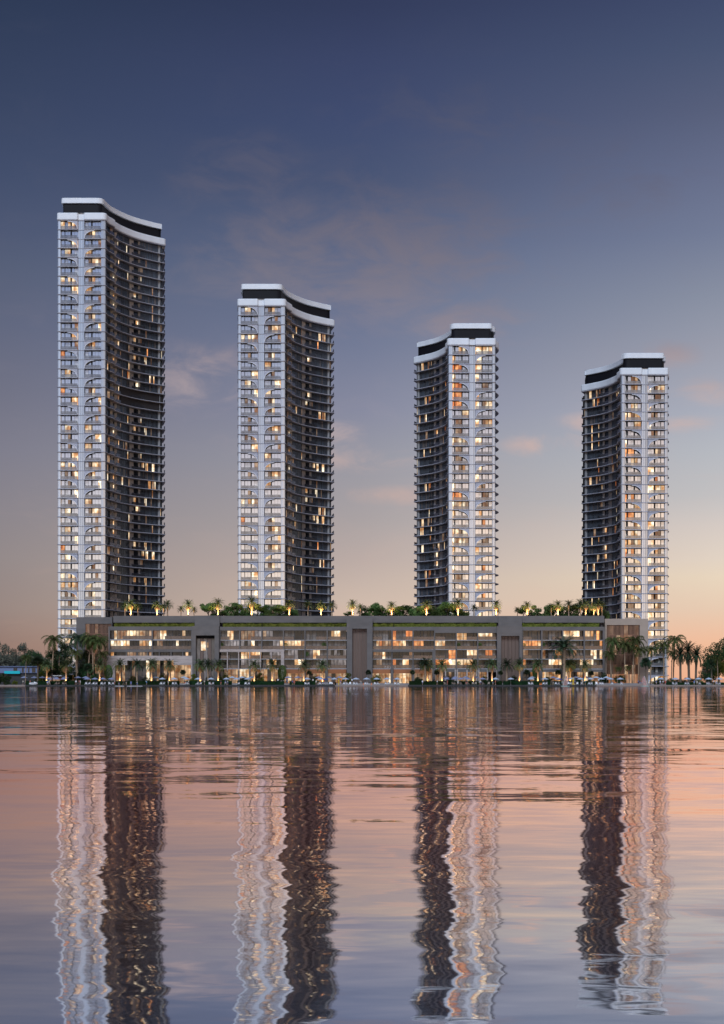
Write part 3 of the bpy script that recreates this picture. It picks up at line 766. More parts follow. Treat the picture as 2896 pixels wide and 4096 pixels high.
def broad(kind, rr):
    """unit tree about 6 m tall"""
    t, c = MB(), MB(); H = 6.0
    if kind == 'egg':
        t.tube([(0,0,0),(0,0,1.6)], [.13,.1]); 
        for _ in range(2600):
            a, z = rr.uniform(0,2*PI), rr.uniform(-1,1); q = (1-z*z)**.5*rr.uniform(.9,1.04); p = Vector((math.cos(a)*q*1.75, math.sin(a)*q*1.75, 3.7+z*2.4))
            u = Vector((rr.gauss(0,1), rr.gauss(0,1), rr.gauss(0,1))).normalized(); w = u.orthogonal(); k = .16
            c.add([p-u*k, p+w*k*.6, p+u*k, p-w*k*.6], [(0,1,2,3)])
        mats = ['leaf']
    else:
        t.tube([(0,0,0),(.1,0,1.2),(.05,.1,2.2)], [.2,.15,.12])
        for i in range(5):
            a = i*1.257+rr.uniform(-.3,.3); t.tube([(.05,.1,1.6+i*.15),(math.cos(a)*.8,math.sin(a)*.8,2.8+i*.2),(math.cos(a)*1.5,math.sin(a)*1.5,3.7+rr.uniform(0,1))], [.09,.06,.03], 5)
        nl = {'tree':24,'bush':22,'big':36}[kind]
        for i in range(nl):
            a = i*2.399; q = math.sqrt((i+.5)/nl)*2.1; zz = 3.9+rr.uniform(-1.2,1.5)*(1.15-q/2.6)
            if kind == 'bush': zz = rr.uniform(.5,4.2)*(1.2-q/3.4); 
            if kind == 'big': q *= 1.1; zz = rr.uniform(1.6,6.1)*(1.08-q/6)
            leafball(c, math.cos(a)*q, math.sin(a)*q, zz, rr.uniform(.55,.95), 120 if kind != 'big' else 190, .17 if kind != 'big' else .095, rr)
        mats = ['leaf']
    return t.mesh('trunk', ['bark'], True), c.mesh('crown', mats)
BROAD = {k: [broad(k, random.Random(40+i+len(k))) for i in range(3)] for k in ('tree','bush','big','egg')}
def recolour(me, m):
    me = me.copy(); me.materials.clear(); me.materials.append(M[m]); return me
TINT = {}
def tinted(me, m):
    key = (me.name, m)
    if key not in TINT: TINT[key] = recolour(me, m)
    return TINT[key]
PH = {'date':7.6,'dark':7.6,'coco':15.2,'tall':12.2,'fan':7.6}
COUNT = {}
def lamp(x, y, z, power, col=(1.0,.62,.28), size=.12, spread=1.5):
    l = bpy.data.lights.new('palm_uplight', 'SPOT'); l.energy = power; l.color = col; l.shadow_soft_size = size; l.spot_size = spread; l.spot_blend = .8
    o = bpy.data.objects.new('palm_uplight', l); COL.objects.link(o); o.location = (x,y,z); o.rotation_euler = (PI-.22, 0, 0)
def put_palm(kind, p, top, D, base, label, group, litp=0, rz=None, crown=None, lampz=-9):
    """palm whose highest frond reaches row top"""
    H = Z(top, D)-base; s = H/PH[kind]; i = rnd.randrange(3); v = PALMS[kind][i]
    o = thing('palm_tree', label, 'palm tree', (X(p,D), D, base), rnd.uniform(0,6.28) if rz is None else rz, group, scale=s)
    link('trunk', v[0], o); c = link('crown', tinted(v[1], crown) if crown else v[1], o)
    if v[2]: link('skirt', v[2], o)
    if litp: lamp(X(p,D), D-(.8*s if lampz < 0 else 1.5), max(base+.25, lampz), litp, spread=2.3 if lampz > 0 else 1.5)
    return o
def put_tree(kind, p, top, D, base, width, label, group, leaf='leaf', name='tree', cat='tree'):
    H = Z(top, D)-base; i = rnd.randrange(3); v = BROAD[kind][i]; zs = H/6.1; ws = width/F*D/(5.2 if kind != 'egg' else 3.5)
    o = thing(name, label, cat, (X(p,D), D, base), rnd.uniform(0,6.28), group, scale=(ws,ws,zs))
    link('trunk', v[0], o); link('crown', tinted(v[1], leaf) if leaf != 'leaf' else v[1], o)

# promenade date palms, lit from the ground
G = 'date palms lit from below along the promenade'
lst = [187,264,399,480,606,678,801,873,1017,1089,1215,1290,1710,1768,1893,1968,2078,2151,2269,2281,2340]
for i, p in enumerate(lst):
    put_palm('date', p, 2629+rnd.uniform(-2,3), 543.6+(2.2 if p in (1710,2281) else 0), .9, 'date palm with brown skirt and glowing trunk, %s from the left on the promenade' % nth(i+1), G, 1800)
G = 'unlit palms along the promenade'
for p, top, kind, txt in ((548,2628,'dark','dark palm in front of the stone framed shop front left of the podium'),(832,2630,'dark','dark palm with reddish trunk before the first portal block'),
        (1701,2628,'dark','dark broad palm beside the copper shop fronts in mid podium'),(2027,2628,'dark','dark palm standing in front of the third portal block'),
        (151,2625,'fan','dark fan palm with reddish trunk at the left end of the hedge'),(2256,2532,'dark','tallest dark palm, standing before the lit flats right of the third portal block'),(2583,2632,'fan','dark full fan palm before the tan slatted building'),
        (102,2608,'coco','dark feathery coconut palm before the low blue white house'),(2846,2634,'tall','grey dark palm near the right edge of the beach')):
    put_palm(kind, p, top, 542.5 if p != 2846 else 540, .7, txt, G, 0)
G = 'small palms by the shop fronts'
for i, (p, top) in enumerate(((350,2655),(361,2676),(732,2680),(1237,2680),(1474,2680),(1650,2680),(1747,2680),(2002,2682),(2108,2680),(2232,2680),(2365,2684))):
    put_palm('fan', p, top, 548, GZ, 'small palm by the shop fronts, %s from the left' % nth(i+1), G, 500 if i == 1 else 0, None, 'palm' if i % 2 else None)
G = 'tall palms left of the podium'
for i, (p, top, kind, D, txt) in enumerate(((208,2518,'coco',549,'tall coconut palm leaning left of the tallest tower base'),(310,2512,'coco',551,'tall dark palm before the grey slatted building, left one'),
        (306,2582,'coco',547,'coconut palm with brown drooping fronds below the tallest tower'),(352,2528,'coco',551,'tall slim palm before the dark slats, middle one'),
        (373,2514,'coco',549,'tall palm before the dark slats, highest crown'),(402,2528,'coco',548,'tall palm touching the left corner of the podium'),(415,2590,'coco',549,'low coconut palm at the left corner of the podium'),
        (262,2560,'coco',553,'dark palm in the thicket at the foot of the tallest tower'),(236,2585,'coco',552,'shaded palm in the thicket left of the tallest tower'))):
    put_palm(kind, p, top, D, .6, txt, G, 0, None, 'palmdark' if i in (1,7,8) else None)
G = 'tall palms right of the podium'
for i, (p, top, kind, D, txt) in enumerate(((2446,2530,'coco',553,'tall palm before the left edge of the tan slatted building'),(2444,2590,'coco',550,'lower palm before the left edge of the tan slats'),
        (2531,2524,'coco',553,'highest palm in the middle of the tan slatted building'),(2500,2545,'coco',551,'tall palm before the tan slats, between two higher palms'),(2554,2570,'coco',550,'palm before the right edge of the tan slats'),
        (2602,2566,'coco',552,'tall palm between the slats and the shortest tower'),(2655,2545,'coco',553,'tall palm in front of the shortest tower, left one'),
        (2693,2520,'coco',553,'highest slim palm at the right corner of the shortest tower'),(2686,2585,'coco',551,'lower slim palm at the right corner of the shortest tower'),
        (2470,2660,'coco',548,'small coconut palm in front of the slatted fence, left one'),(2517,2655,'coco',548,'small coconut palm in front of the slatted fence, right one'))):
    put_palm(kind, p, top, D, .6, txt, G, 0)
G = 'stout dark palms at the right'
for p, top, txt in ((2722,2575,'stout dark palm, left of the three against the orange sky'),(2756,2560,'stout dark palm, middle and tallest of the three against the orange sky'),(2783,2580,'stout dark palm, right of the three against the orange sky')):
    put_palm('tall', p, top, 545, .6, txt, G)
put_palm('coco', 2872, 2612, 549, .6, 'yellow green palm before the big tree at the right edge', G, 0)
# roof garden
RZ = pz(2463)+.02
G = 'golden lit palms in the roof garden'
for i, (p, top) in enumerate(((523,2391),(628,2397),(753,2395),(872,2388),(1007,2378),(1157,2395),(1284,2400),(1410,2395),(1566,2402),(1706,2393),(1832,2390),(1985,2396),(2109,2402),(2232,2398),(2343,2392),(2375,2404),(2393,2390))):
    put_palm('date', p, top, 560, RZ-1.0, 'palm glowing golden in the roof garden, %s golden one from the left' % nth(i+1), G, 6500 if p < 2343 else 2400, None, None, RZ+.08)
G = 'dark palms in the roof garden'
for i, (p, top) in enumerate(((500,2402),(552,2406),(655,2412),(670,2396),(724,2420),(776,2424),(1232,2396),(1328,2402),(1442,2412),(1896,2414),(1992,2430),(2070,2424),(2205,2410),(2275,2396),(2322,2392),(2408,2398))):
    put_palm('dark', p, top, 562, RZ-1.0, 'unlit green palm in the roof garden, %s unlit one from the left' % nth(i+1), G)
G = 'leafy trees in the roof garden'
for i, (p, top, w) in enumerate(((835,2410,60),(862,2420,40),(905,2408,60),(935,2410,60),(968,2412,62),(985,2425,50),(1030,2412,60),(1062,2408,62),(1088,2418,60),(1118,2420,56),(1145,2422,50),(1172,2420,36),(1395,2450,34),(1460,2412,46),(1482,2408,56),(1508,2418,50),(1532,2412,60),(1590,2414,56),(1612,2420,56),(1640,2412,46),
        (1672,2408,60),(1690,2420,50),(1738,2414,56),(1765,2410,66),(1792,2406,62),(1818,2416,50),(1850,2420,56),(2092,2428,40),(2145,2412,56),(2192,2424,46),(2212,2418,56),(2250,2418,60),(2290,2420,50),(2312,2412,60),(2360,2414,50),(2413,2424,44))):
    put_tree('bush' if i % 3 else 'tree', p, top-9, 564+(i % 4), RZ-1.2, w*1.35, 'leafy roof garden tree or shrub, %s from the left behind the parapet' % nth(i+1), G, ('leaf','leafmid','leaf')[i % 3])
# hedges
def hedge(p0, p1, D, z0, z1, d, label, group, m, cat='hedge', step=None, wob=.12):
    w = X(p1,D)-X(p0,D); mb = MB(); rr = random.Random(int(p0))
    mb.box(-w/2+.1, w/2-.1, .1, d-.1, 0, z1-z0-.12, 1)
    n = int(w*(z1-z0+d)*15)
    for _ in range(n):
        f = rr.random(); x = rr.uniform(-w/2, w/2); H = (z1-z0)*(1+wob*math.sin(x*1.3+p0)*math.sin(x*.47))
        p = Vector((x, rr.uniform(-.03,.1), rr.uniform(0,H))) if f < .62 else Vector((x, rr.uniform(0,d), H+rr.uniform(-.12,.05)))
        u = Vector((rr.gauss(0,1), rr.gauss(0,.6), rr.gauss(0,1))).normalized(); q = u.orthogonal().normalized(); k = rr.uniform(.1,.2)
        mb.add([p-u*k, p+q*k*.6, p+u*k, p-q*k*.6], [(0,1,2,3)])
    thing('hedge', label, cat, ((X(p0,D)+X(p1,D))/2, D, z0), 0, group, mb.mesh('hedge', [m, m]))
G = 'clipped hedges along the quay'
for i, (a, b) in enumerate(((102,297),(322,718),(741,928),(948,1137),(1157,1270),(1276,1345),(1635,2010),(2012,2380))):
    t = ['beside the coffee kiosk','from the gap with walkers to the first portal block','before the first portal block','with the egg shaped topiary behind it','below the first copper fascias','low and dark behind a close row of white loungers','in front of the orange lit flats','before the third portal block and the windsurfer'][i]
    hedge(a, b, 541.2, .45, 1.82 if i != 5 else 1.35, 1.3, 'dark clipped hedge '+t, G, 'hedge', wob=.015)
hedge(2668, 2990, 543, .42, 1.35, 1.6, 'low dark hedge on the beach by the right edge', G, 'hedge', wob=.2)
G = 'olive green planter hedges under the roof parapet'
for i, (a, b) in enumerate(((455,778),(890,1047),(1049,1387),(1492,1574),(1576,1987),(2089,2398))):
    hedge(a, b, PD+.3, pz(2507), pz(2494), 1.6, 'olive planter hedge under the roof parapet, %s from the left' % nth(i+1), G, 'roofhedge', wob=.25)
# shrubs and broad trees at ground level
G = 'leafy trees behind the promenade'
for i, (kind, p, top, w, leaf, D, txt) in enumerate((
        ('bush',170,2672,60,'leafgold',549,'yellowish shrub behind the left end of the hedge'),('tree',225,2655,80,'leafdark',551,'dark green tree left of the coffee kiosk'),('bush',250,2660,80,'leaf',550,'bright green tree above the coffee kiosk'),
        ('bush',300,2668,80,'leafdark',550,'dark tree right of the coffee kiosk'),('bush',325,2655,70,'leafdark',552,'dark tree below the grey slatted building'),('bush',385,2670,60,'leafdark',549,'dark shrub by the left corner of the stone shop front'),
        ('big',210,2590,90,'leafdark',556,'dark tall tree left of the tallest tower base'),('big',255,2560,80,'leafdark',557,'dark tall tree before the tallest tower'),('big',335,2600,90,'leafdark',557,'dark tree before the grey slatted building'),('egg',434,2660,32,'leaf',548,'rounded clipped tree at the left corner of the stone shop front'),
        ('bush',536,2684,42,'leafgold',549,'yellow lit shrub by the stone shop front, left one'),('bush',655,2676,50,'leafgold',549,'yellow lit shrub by the stone shop front, right one'),('bush',778,2682,42,'leafgold',549,'yellow lit shrub left of the first portal block'),
        ('bush',898,2676,48,'leafgold',549,'yellow lit shrub right of the first portal block'),('bush',1035,2676,50,'leafgold',549,'yellow lit shrub between two lit palms'),('egg',1129,2661,33,'leaf',547,'tall egg shaped topiary tree'),
        ('bush',1390,2676,50,'leafgold',549,'yellow lit shrub at the second portal block'),('bush',1505,2680,46,'leafgold',549,'yellow lit shrub right of the second portal block'),('egg',2143,2652,26,'leaf',550,'narrow green columnar tree at the third portal block'),
        ('bush',585,2690,36,'leafdark',548,'dark shrub beside the dark palm at the stone shop front'),('bush',836,2692,34,'leafdark',548,'dark shrub at the foot of the first portal block'),('bush',975,2688,40,'leafdark',548,'dark shrub left of a lit palm by the shop fronts'),('bush',1255,2692,44,'leafdark',548,'dark shrub below the copper fascias'),
        ('bush',1672,2692,40,'leafdark',548,'dark shrub right of the last copper shop fronts'),('bush',1800,2694,44,'leafdark',548,'low dark shrub between stone columns, left one'),('bush',1935,2694,44,'leafdark',548,'low dark shrub between stone columns, right one'),('bush',2052,2690,44,'leafdark',548,'dark shrub at the foot of the third portal block'),('bush',2190,2690,40,'leafdark',548,'dark shrub right of the columnar tree'),('bush',2310,2688,44,'leafdark',548,'dark shrub by the rightmost shop fronts'),('bush',2415,2676,40,'leafdark',549,'dark shrub at the right corner of the podium'),
        ('bush',2640,2702,60,'leafdark',549,'dark shrub at the foot of the shortest tower'),('bush',2680,2704,40,'leafdark',549,'dark shrub right of the shortest tower'),('bush',2712,2708,40,'leafdark',549,'small dark shrub left of the three stout palms'),('bush',2790,2700,44,'leaf',552,'green shrub behind the three stout palms'),
        ('bush',2480,2680,50,'leafdark',551,'green bush in front of the slatted fence'))):
    put_tree(kind, p, top, D, .6, w, txt, G, leaf)
G = 'big trees at the edges'
for kind, p, top, w, leaf, D, txt in (('big',10,2555,135,'leafgrey',575,'grey green broad tree at the left edge'),('big',62,2575,120,'leafgrey',585,'grey green tree, middle one above the low house'),('big',98,2564,80,'leafgrey',580,'sparse grey green tree with a thin top'),
        ('big',158,2592,130,'leafgrey',590,'pale grey green tree above the low house, right one'),('big',-50,2540,130,'leafgrey',580,'tall grey green tree cut by the left edge'),('bush',16,2668,60,'leafdark',541,'dark shrub on the beach at the left edge'),
        ('big',2876,2536,125,'leafdark',560,'tall dark tree at the right edge'),('big',2905,2590,110,'leafgold',556,'yellow green tree at the right edge'),('bush',2838,2600,60,'leafgrey',562,'sparse pale tree behind the palm at the right edge'),('big',132,2600,110,'leafdark',572,'dark tree behind the low house'),('big',2830,2640,70,'leafdark',556,'dark lower tree left of the tall tree at the right edge'),('bush',2760,2702,80,'leafdark',551,'dark low shrubs at the feet of the three stout palms'),('bush',60,2712,26,'leafgold',540,'small yellow plant on the left beach')):
    put_tree(kind, p, top, D, .5, w, txt, G, leaf)
# potted plants on the flats' balconies
G = 'potted plants on podium balconies'
pot = MB(); pot.rings([[(math.cos(a*PI/4)*r_, math.sin(a*PI/4)*r_, z_) for a in range(8)] for r_, z_ in ((.3,0),(.42,.6),(.38,.6))]); POT = pot.mesh('pot', ['pot'])
for p, top, base, txt in ((885,2568,2597,'at the left end of the left flats'),(1142,2570,2597,'by the middle of the left flats'),(1296,2568,2597,'tall, near the second portal block'),(1835,2570,2597,'round, before a bright yellow flat'),(1920,2570,2597,'round, left of the third portal block'),
                    (2094,2570,2597,'right of the third portal block'),(2172,2568,2597,'tall, by the first column right of the third portal'),(1835,2642,2673,'before an orange flat above the shops'),(1228,2604,2635,'dark, on the third storey of the left flats')):
    D = PD+.85; H = Z(top,D)-Z(base,D)
    o = thing('potted_plant', 'round potted plant on a balcony '+txt, 'plant', (X(p,D), D, pz(base)+.01), 0, G)
    link('pot', POT, o); c = MB(); leafball(c, 0,0,H*.62,.85,260,.14,random.Random(p),1.0); link('foliage', c.mesh('foliage', ['leaf']), o)

# ------------------------------------------------------------------ beach furniture
def parasol(m):
    c, p = MB(), MB(); n = 8; R = 1.75
    top = [(math.cos(2*PI*i/n)*R, math.sin(2*PI*i/n)*R, 2.12) for i in range(n)]; mid = [(x*.5,y*.5,2.43) for x,y,_ in top]; ap = [(x*.04,y*.04,2.68) for x,y,_ in top]
    c.rings([[(x*.97,y*.97,2.02) for x,y,_ in top], [(x,y,2.02) for x,y,_ in top], top, mid, ap], 0, False, True)
    c.rings([[(x*.97,y*.97,2.03) for x,y,_ in top], [(x*.5,y*.5,2.36) for x,y,_ in top], [(x*.04,y*.04,2.6) for x,y,_ in top]], 0, False, True)
    p.tube([(0,0,0),(0,0,2.66)], .035, 6); p.tube([(0,0,2.68),(0,0,2.8)], .05, 6); p.rings([[(math.cos(a*PI/4)*q, math.sin(a*PI/4)*q, z) for a in range(8)] for q, z in ((.34,0),(.34,.07),(.1,.1))])
    return ('parasol', [('canopy', c.mesh('canopy', [m])), ('pole', p.mesh('pole', ['pole']))])
PAR = {k: parasol(k) for k in ('canvas','canvasblue','canvasnavy')}
def put_parasol(p, apex, D, label, group, m='canvas', s=1.0, base=None):
    b = Z(apex, D)-2.8*s if base is None else base
    return place(PAR[m], (X(p,D), D, max(b, .43)), label, 'parasol', group, rnd.uniform(0,.7), (s*.76,s*.76,s*.95))
near = [196,226,256,349,380,411,446,649,697,746,792,844,906,947,990,1228,1283,1337,1382,1424,1466,1507,1548,1588,1785,1817,1843,1870,1930,1982,2043,2124,2179,2232,2287,2322,2362,2405,2441,2481,2644,2701,2750,2794,2835,2877]
for i, p in enumerate(near):
    m = 'canvasblue' if p in (196,226,256,349,380,411,446,1785,1817,1843,1870,1930) else 'canvas'
    put_parasol(p, 2711.5, 538.6 if p < 2600 else 538.2, '%s parasol in the row by the water, %s from the left' % ('lilac' if m == 'canvasblue' else 'white', nth(i+1)), 'parasols in the row by the water', m, 1.0, .46)
far = [97,137,170,221,261,312,343,623,736,929,968,1007,1152,1192,1275,1315,1358,1784,1821,1862,1904,2129,2214,2267,2303,2345,2384,2426]
for i, p in enumerate(far):
    m = 'canvasblue' if p in (97,137,170,221,261,312,343,1152,1192,1275,1315,1358,1784,1821,1862,1904,2214,2303,2345) else 'canvas'
    put_parasol(p, 2702+(i % 3), 546.5+(i % 2)*.8, '%s parasol on the terrace behind the hedges, %s from the left' % ('lilac' if m == 'canvasblue' else 'white', nth(i+1)), 'parasols on the terrace behind the hedges', m, 1.0, .95)
for p, t in ((1301,'beside a row of close white loungers'),(2240,'left of the windsurfer')):
    put_parasol(p, 2716, 537.9, 'navy blue parasol '+t, 'navy parasols', 'canvasnavy', .9, .46)
def lounger(m, sm):
    b, s, f, l = MB(), MB(), MB(), None
    s.box(-.33,.33,-1.25,.15,.30,.38)
    c, q = math.cos(.95), math.sin(.95)
    b.add([(-.33,.15,.34),(.33,.15,.34),(.33,.15+.85*c,.34+.85*q),(-.33,.15+.85*c,.34+.85*q),(-.33,.23,.28),(.33,.23,.28),(.33,.23+.85*c,.28+.85*q),(-.33,.23+.85*c,.28+.85*q)],
          [(0,1,2,3),(7,6,5,4),(0,4,5,1),(1,5,6,2),(2,6,7,3),(3,7,4,0)])
    for x in (-.36,.33): f.box(x, x+.03, -1.27, .8, .24, .3)
    parts = [('seat', s.mesh('seat', [m])), ('backrest', b.mesh('backrest', [m])), ('frame', f.mesh('frame', [sm]))]
    for x in (-.34,.30):
        for y in (-1.15,.6):
            l = MB(); l.box(x, x+.04, y, y+.05, 0, .24); parts.append(('leg', l.mesh('leg', [sm])))
    return ('sun_lounger', parts)
LOU = {k: lounger(*k) for k in (('lwhitep','lwhitep'),('lbeige','lframe'))}
lw = [343,355,372,384,405,416,437,451,643,654,691,703,743,752,789,801,839,850,953,982,995,1223,1234,1281,1290,1299,1308,1318,1328,1376,1387,1400,1417,1427,1461,1471,1501,1512,1543,1553,1582,1593,2119,2129,2175,2186,2224,2235,2275,2285,2294,2310,2329,2357,2367,2387,2402,2411,2449,2487,2695,2706,2744,2754,2800,2831,2840,2869,2880]
for i, p in enumerate(lw):
    place(LOU[('lwhitep','lwhitep')], (X(p,538.4), 538.9, .46), 'white sun lounger on the waterfront, %s white one from the left' % nth(i+1), 'sun lounger', 'white sun loungers along the water', rnd.uniform(-.35,.35))
for i, p in enumerate((197,223,232,251,261,1782,1812,1819,1834,1844,1865,1873,1892,1903,1933,1955)):
    place(LOU[('lbeige','lframe')], (X(p,538.4), 538.9, .46), 'beige sun lounger before a dark hedge, %s beige one from the left' % nth(i+1), 'sun lounger', 'beige sun loungers along the water', rnd.uniform(-.3,.3))

# ------------------------------------------------------------------ people
def person_meshes(pose):
    """one skinned body with five-fingered hands; clothes as separate shells"""
    V, E, Rr = [], [], []
    def v(p, r, parent=None):
        V.append(p); Rr.append(r)
        if parent is not None: E.append((parent, len(V)-1))
        return len(V)-1
    st, ar, bend = pose
    lean = Vector((0, -bend, 0))
    P = lambda x, y, z: (x, y - bend*max(0, z-.95)*1.1, z - abs(bend)*max(0, z-.95)*.35)
    pel = v(P(0,0,.96), .14); bel = v(P(0,0,1.10), .125, pel); ch = v(P(0,-.01,1.32), .15, bel); nk = v(P(0,0,1.47), .06, ch)
    hd = v(P(0,-.01,1.58), .085, nk); hd2 = v(P(0,0,1.68), .075, hd); v(P(0,-.10,1.60), .022, hd)
    ends = []
    for s in (-1, 1):
        hip = v(P(.10*s,0,.90), .095, pel); kn = v((.11*s,-.02+st*s*.18,.50), .062, hip); an = v((.11*s,.03+st*s*.28,.08), .04, kn); v((.12*s,-.13+st*s*.28,.035), .035, an)
        sh = v(P(.19*s,0,1.40), .06, ch); el = v(P((.25+ar*.12)*s,-.02-ar*.15,1.13+ar*.08), .042, sh); wr = v(P((.26-ar*.1)*s,-.12-ar*.22,.90+ar*.30), .028, el)
        pm = v(P((.26-ar*.1)*s,-.15-ar*.26,.84+ar*.31), .034, wr)
        for k, (dx, ln) in enumerate(((-.03,.075),(-.01,.09),(.01,.085),(.03,.065))):
            a = v(P((.26-ar*.1)*s+dx,-.16-ar*.28,.80+ar*.31), .010, pm); v(P((.26-ar*.1)*s+dx,-.175-ar*.30,.80-ln+ar*.31), .008, a)
        v(P((.26-ar*.1)*s-.05*s,-.19-ar*.28,.82+ar*.31), .011, pm)
    me = bpy.data.meshes.new('person'); me.from_pydata(V, E, [])
    o = bpy.data.objects.new('person', me); COL.objects.link(o)
    mod = o.modifiers.new('skin', 'SKIN'); ss = o.modifiers.new('sub', 'SUBSURF'); ss.levels = 1; ss.render_levels = 1
    for i, r_ in enumerate(Rr): me.skin_vertices[0].data[i].radius = (r_, r_)
    me.skin_vertices[0].data[0].use_root = True
    bpy.context.view_layer.update()
    body = bpy.data.meshes.new_from_object(o.evaluated_get(bpy.context.evaluated_depsgraph_get())); body.name = 'person'
    bpy.data.objects.remove(o); body.materials.clear(); body.materials.append(M['skin'])
    T, S, Hh = MB(), MB(), MB()
    ell = lambda c, a, b: [(c[0]+math.cos(k*PI/6)*a, c[1]+math.sin(k*PI/6)*b, c[2]) for k in range(12)]
    T.rings([ell(P(0,0,z), a, b) for z, a, b in ((.88,.19,.15),(1.1,.17,.135),(1.30,.21,.155),(1.42,.19,.12),(1.46,.09,.08))])
    for s in (-1,1):
        T.tube([P(.17*s,0,1.41), P((.25+ar*.12)*s,-.02-ar*.15,1.15+ar*.08)], [.085,.065], 8)
        S.tube([P(.09*s,0,.98),(.10*s,-.01+st*s*.09,.70),(.11*s,-.02+st*s*.16,.54)], [.125,.10,.085], 9)
    Hh.rings([ell(P(0,.015,z), a, a*1.1) for z, a in ((1.57,.088),(1.64,.098),(1.71,.09),(1.76,.05))])
    return body, T, S, Hh
PEOPLE = []
for pose in ((.15,0,0),(1,.25,0),(.7,.9,0),(.2,1.0,.55)): PEOPLE.append(person_meshes(pose))
CL = ['cloth%d' % i for i in range(6)]; CN = ['white','blue','black','red','beige','teal']
cache = {}
def cloth(mb, k, nm, m):
    key = (k, nm, m)
    if key not in cache: cache[key] = mb.mesh(nm, [m])
    return cache[key]
def person(p, D, base, pose, top, bot, txt, rz, cat='person'):
    B, T, S, Hh = PEOPLE[pose]
    o = thing('person', txt, cat, (X(p,D), D, base), rz, 'people along the waterfront', B)
    link('shirt', cloth(T, pose, 'shirt', CL[top]), o); link('shorts', cloth(S, pose, 'shorts', CL[bot]), o); link('hair', cloth(Hh, pose, 'hair', 'hair'), o)
    return o
folk = [(92,1,4,2),(121,0,3,0),(148,0,2,2),(190,0,1,0),(197,1,4,4),(304,1,0,2),(317,0,3,2),(321,0,0,4),(459,0,4,3),(494,1,2,2),(505,0,2,4),(587,3,5,1),(673,0,4,4),(738,1,2,3),(754,0,4,2),(818,0,4,2),(844,0,2,2),(883,0,2,3),
        (902,1,1,0),(911,0,0,1),(1145,0,2,2),(1150,0,5,2),(1170,1,1,2),(1177,0,3,3),(1265,0,4,2),(1337,0,2,2),(1363,0,1,4),(1444,3,4,5),(1690,1,0,1),(1749,1,0,2),(1777,0,2,4),(1790,0,3,3),(1832,2,4,0),(1866,0,2,3),
        (1917,0,0,4),(1923,0,0,1),(1972,0,2,5),(1982,0,3,2),(2206,1,2,2),(2213,0,2,4),(2249,0,4,5),(2299,0,1,2),(2330,2,4,4),(2341,0,5,2),(2553,1,1,2),(2560,2,2,1),(2567,0,3,1),(2573,0,1,1),(2625,0,1,0),(2641,0,0,1),(2652,1,0,2),(2661,0,3,3),
        (2777,0,1,5),(2788,0,4,4),(2855,0,0,2),(2866,0,4,1)]
pn = ('standing','walking','reaching out','bending forward')
for i, (p, ps, a, b) in enumerate(folk):
    person(p, 537.4+(i % 3)*.25, .46, ps, a, b, 'person %s in %s top and %s shorts, %s from the left on the shore' % (pn[ps], CN[a], CN[b], nth(i+1)), rnd.uniform(-2.6,2.6))
back = [(1106,2),(1112,0),(1146,1),(1218,2),(1252,0),(1300,2),(1408,0),(1585,2),(1605,2),(1735,2),(2185,2),(2246,3),(2395,0)]
for i, (p, a) in enumerate(back):
    person(p, 546, GZ, i % 2, a, 2, 'person in %s top on the terrace among parasols, %s from the left there' % (CN[a], nth(i+1)), rnd.uniform(-3,3))
# paddle boards, windsurfers, jet ski
def board(L, w, m):
    out = [(math.copysign(abs(math.sin(k*PI/10))**.8, math.sin(k*PI/10))*w, math.cos(k*PI/10)*L/2) for k in range(20)]
    mb = MB(); mb.rings([[(y*.94,x*.9,.02) for x,y in out],[(y,x,.08) for x,y in out],[(y*.97,x*.9,.14) for x,y in out]]); return mb.mesh('paddle_board', [m])
BD = board(3.3, .42, 'lwhitep')
for i, (p, t) in enumerate(((476,'with a rider in blue shorts, left of three'),(524,'with a standing rider, middle of three'),(549,'with a rider pointing, right of three'))):
    D = 533.6-i*.5
    thing('paddle_board', 'white paddle board on the water '+t, 'paddle board', (X(p+2,D), D, 0), 0, 'paddle boards on the water', BD)
    person(p, D, .13, (0,0,2)[i], (2,1,4)[i], (1,1,1)[i], 'person standing on a paddle board on the water, %s from the left' % nth(i+1), (.4,-.2,-1.3)[i])
def windsurf(p, label, mirror=1):
    D = 532.5; o = thing('windsurf_board', label, 'windsurf board', (X(p,D), D, 0), 0, 'windsurf boards by the shore')
    link('board', tinted(board(3.0,.36,'lwhitep'), 'board'), o)
    mb = MB(); n = 9; L = []
    for i in range(n+1):
        z = .25+i/n*3.3; x0 = -.75+1.05*(i/n)**1.6; x1 = x0 + .1+1.5*math.sin(PI*min(1,(1-i/n)*.62+.12))*(1-(i/n)**5*.85); L.append((x0*mirror, x1*mirror, z))
    mb.rings([[(a,-.015,z),(b,-.08,z),(b,-.05,z),(a,.015,z)] for a,b,z in L]); link('sail', mb.mesh('sail', ['sail']), o)
    mb = MB(); mb.tube([(a,-.02,z) for a,b,z in L], .05, 6); link('mast', mb.mesh('mast', ['lwhitep']), o)
    mb = MB(); mb.tube([(L[3][0],-.05,L[3][2]),(L[3][1],-.12,L[3][2]-.1)], .025, 6); link('boom', mb.mesh('boom', ['lframe']), o)
windsurf(2261, 'windsurf board with a clear pink sail before the third hedge group')
windsurf(2580, 'windsurf board with a faint sail at the beach below the fan palm', -1)
o = thing('jet_ski', 'white jet ski parked at the left end of the hedge', 'jet ski', (X(134,537.2), 537.2, .5), .5)
mb = MB(); sec = [(-1.5,.25,.15,.45),(-1.0,.5,.0,.6),(0,.55,-.02,.62),(.9,.42,.08,.6),(1.5,.06,.4,.55)]
mb.rings([[(x,-w,z1),(x,-w*.8,z0+.1),(x,0,z0),(x,w*.8,z0+.1),(x,w,z1),(x,0,z1+.12)] for x,w,z0,z1 in sec]); link('hull', mb.mesh('hull', ['lwhitep']), o)
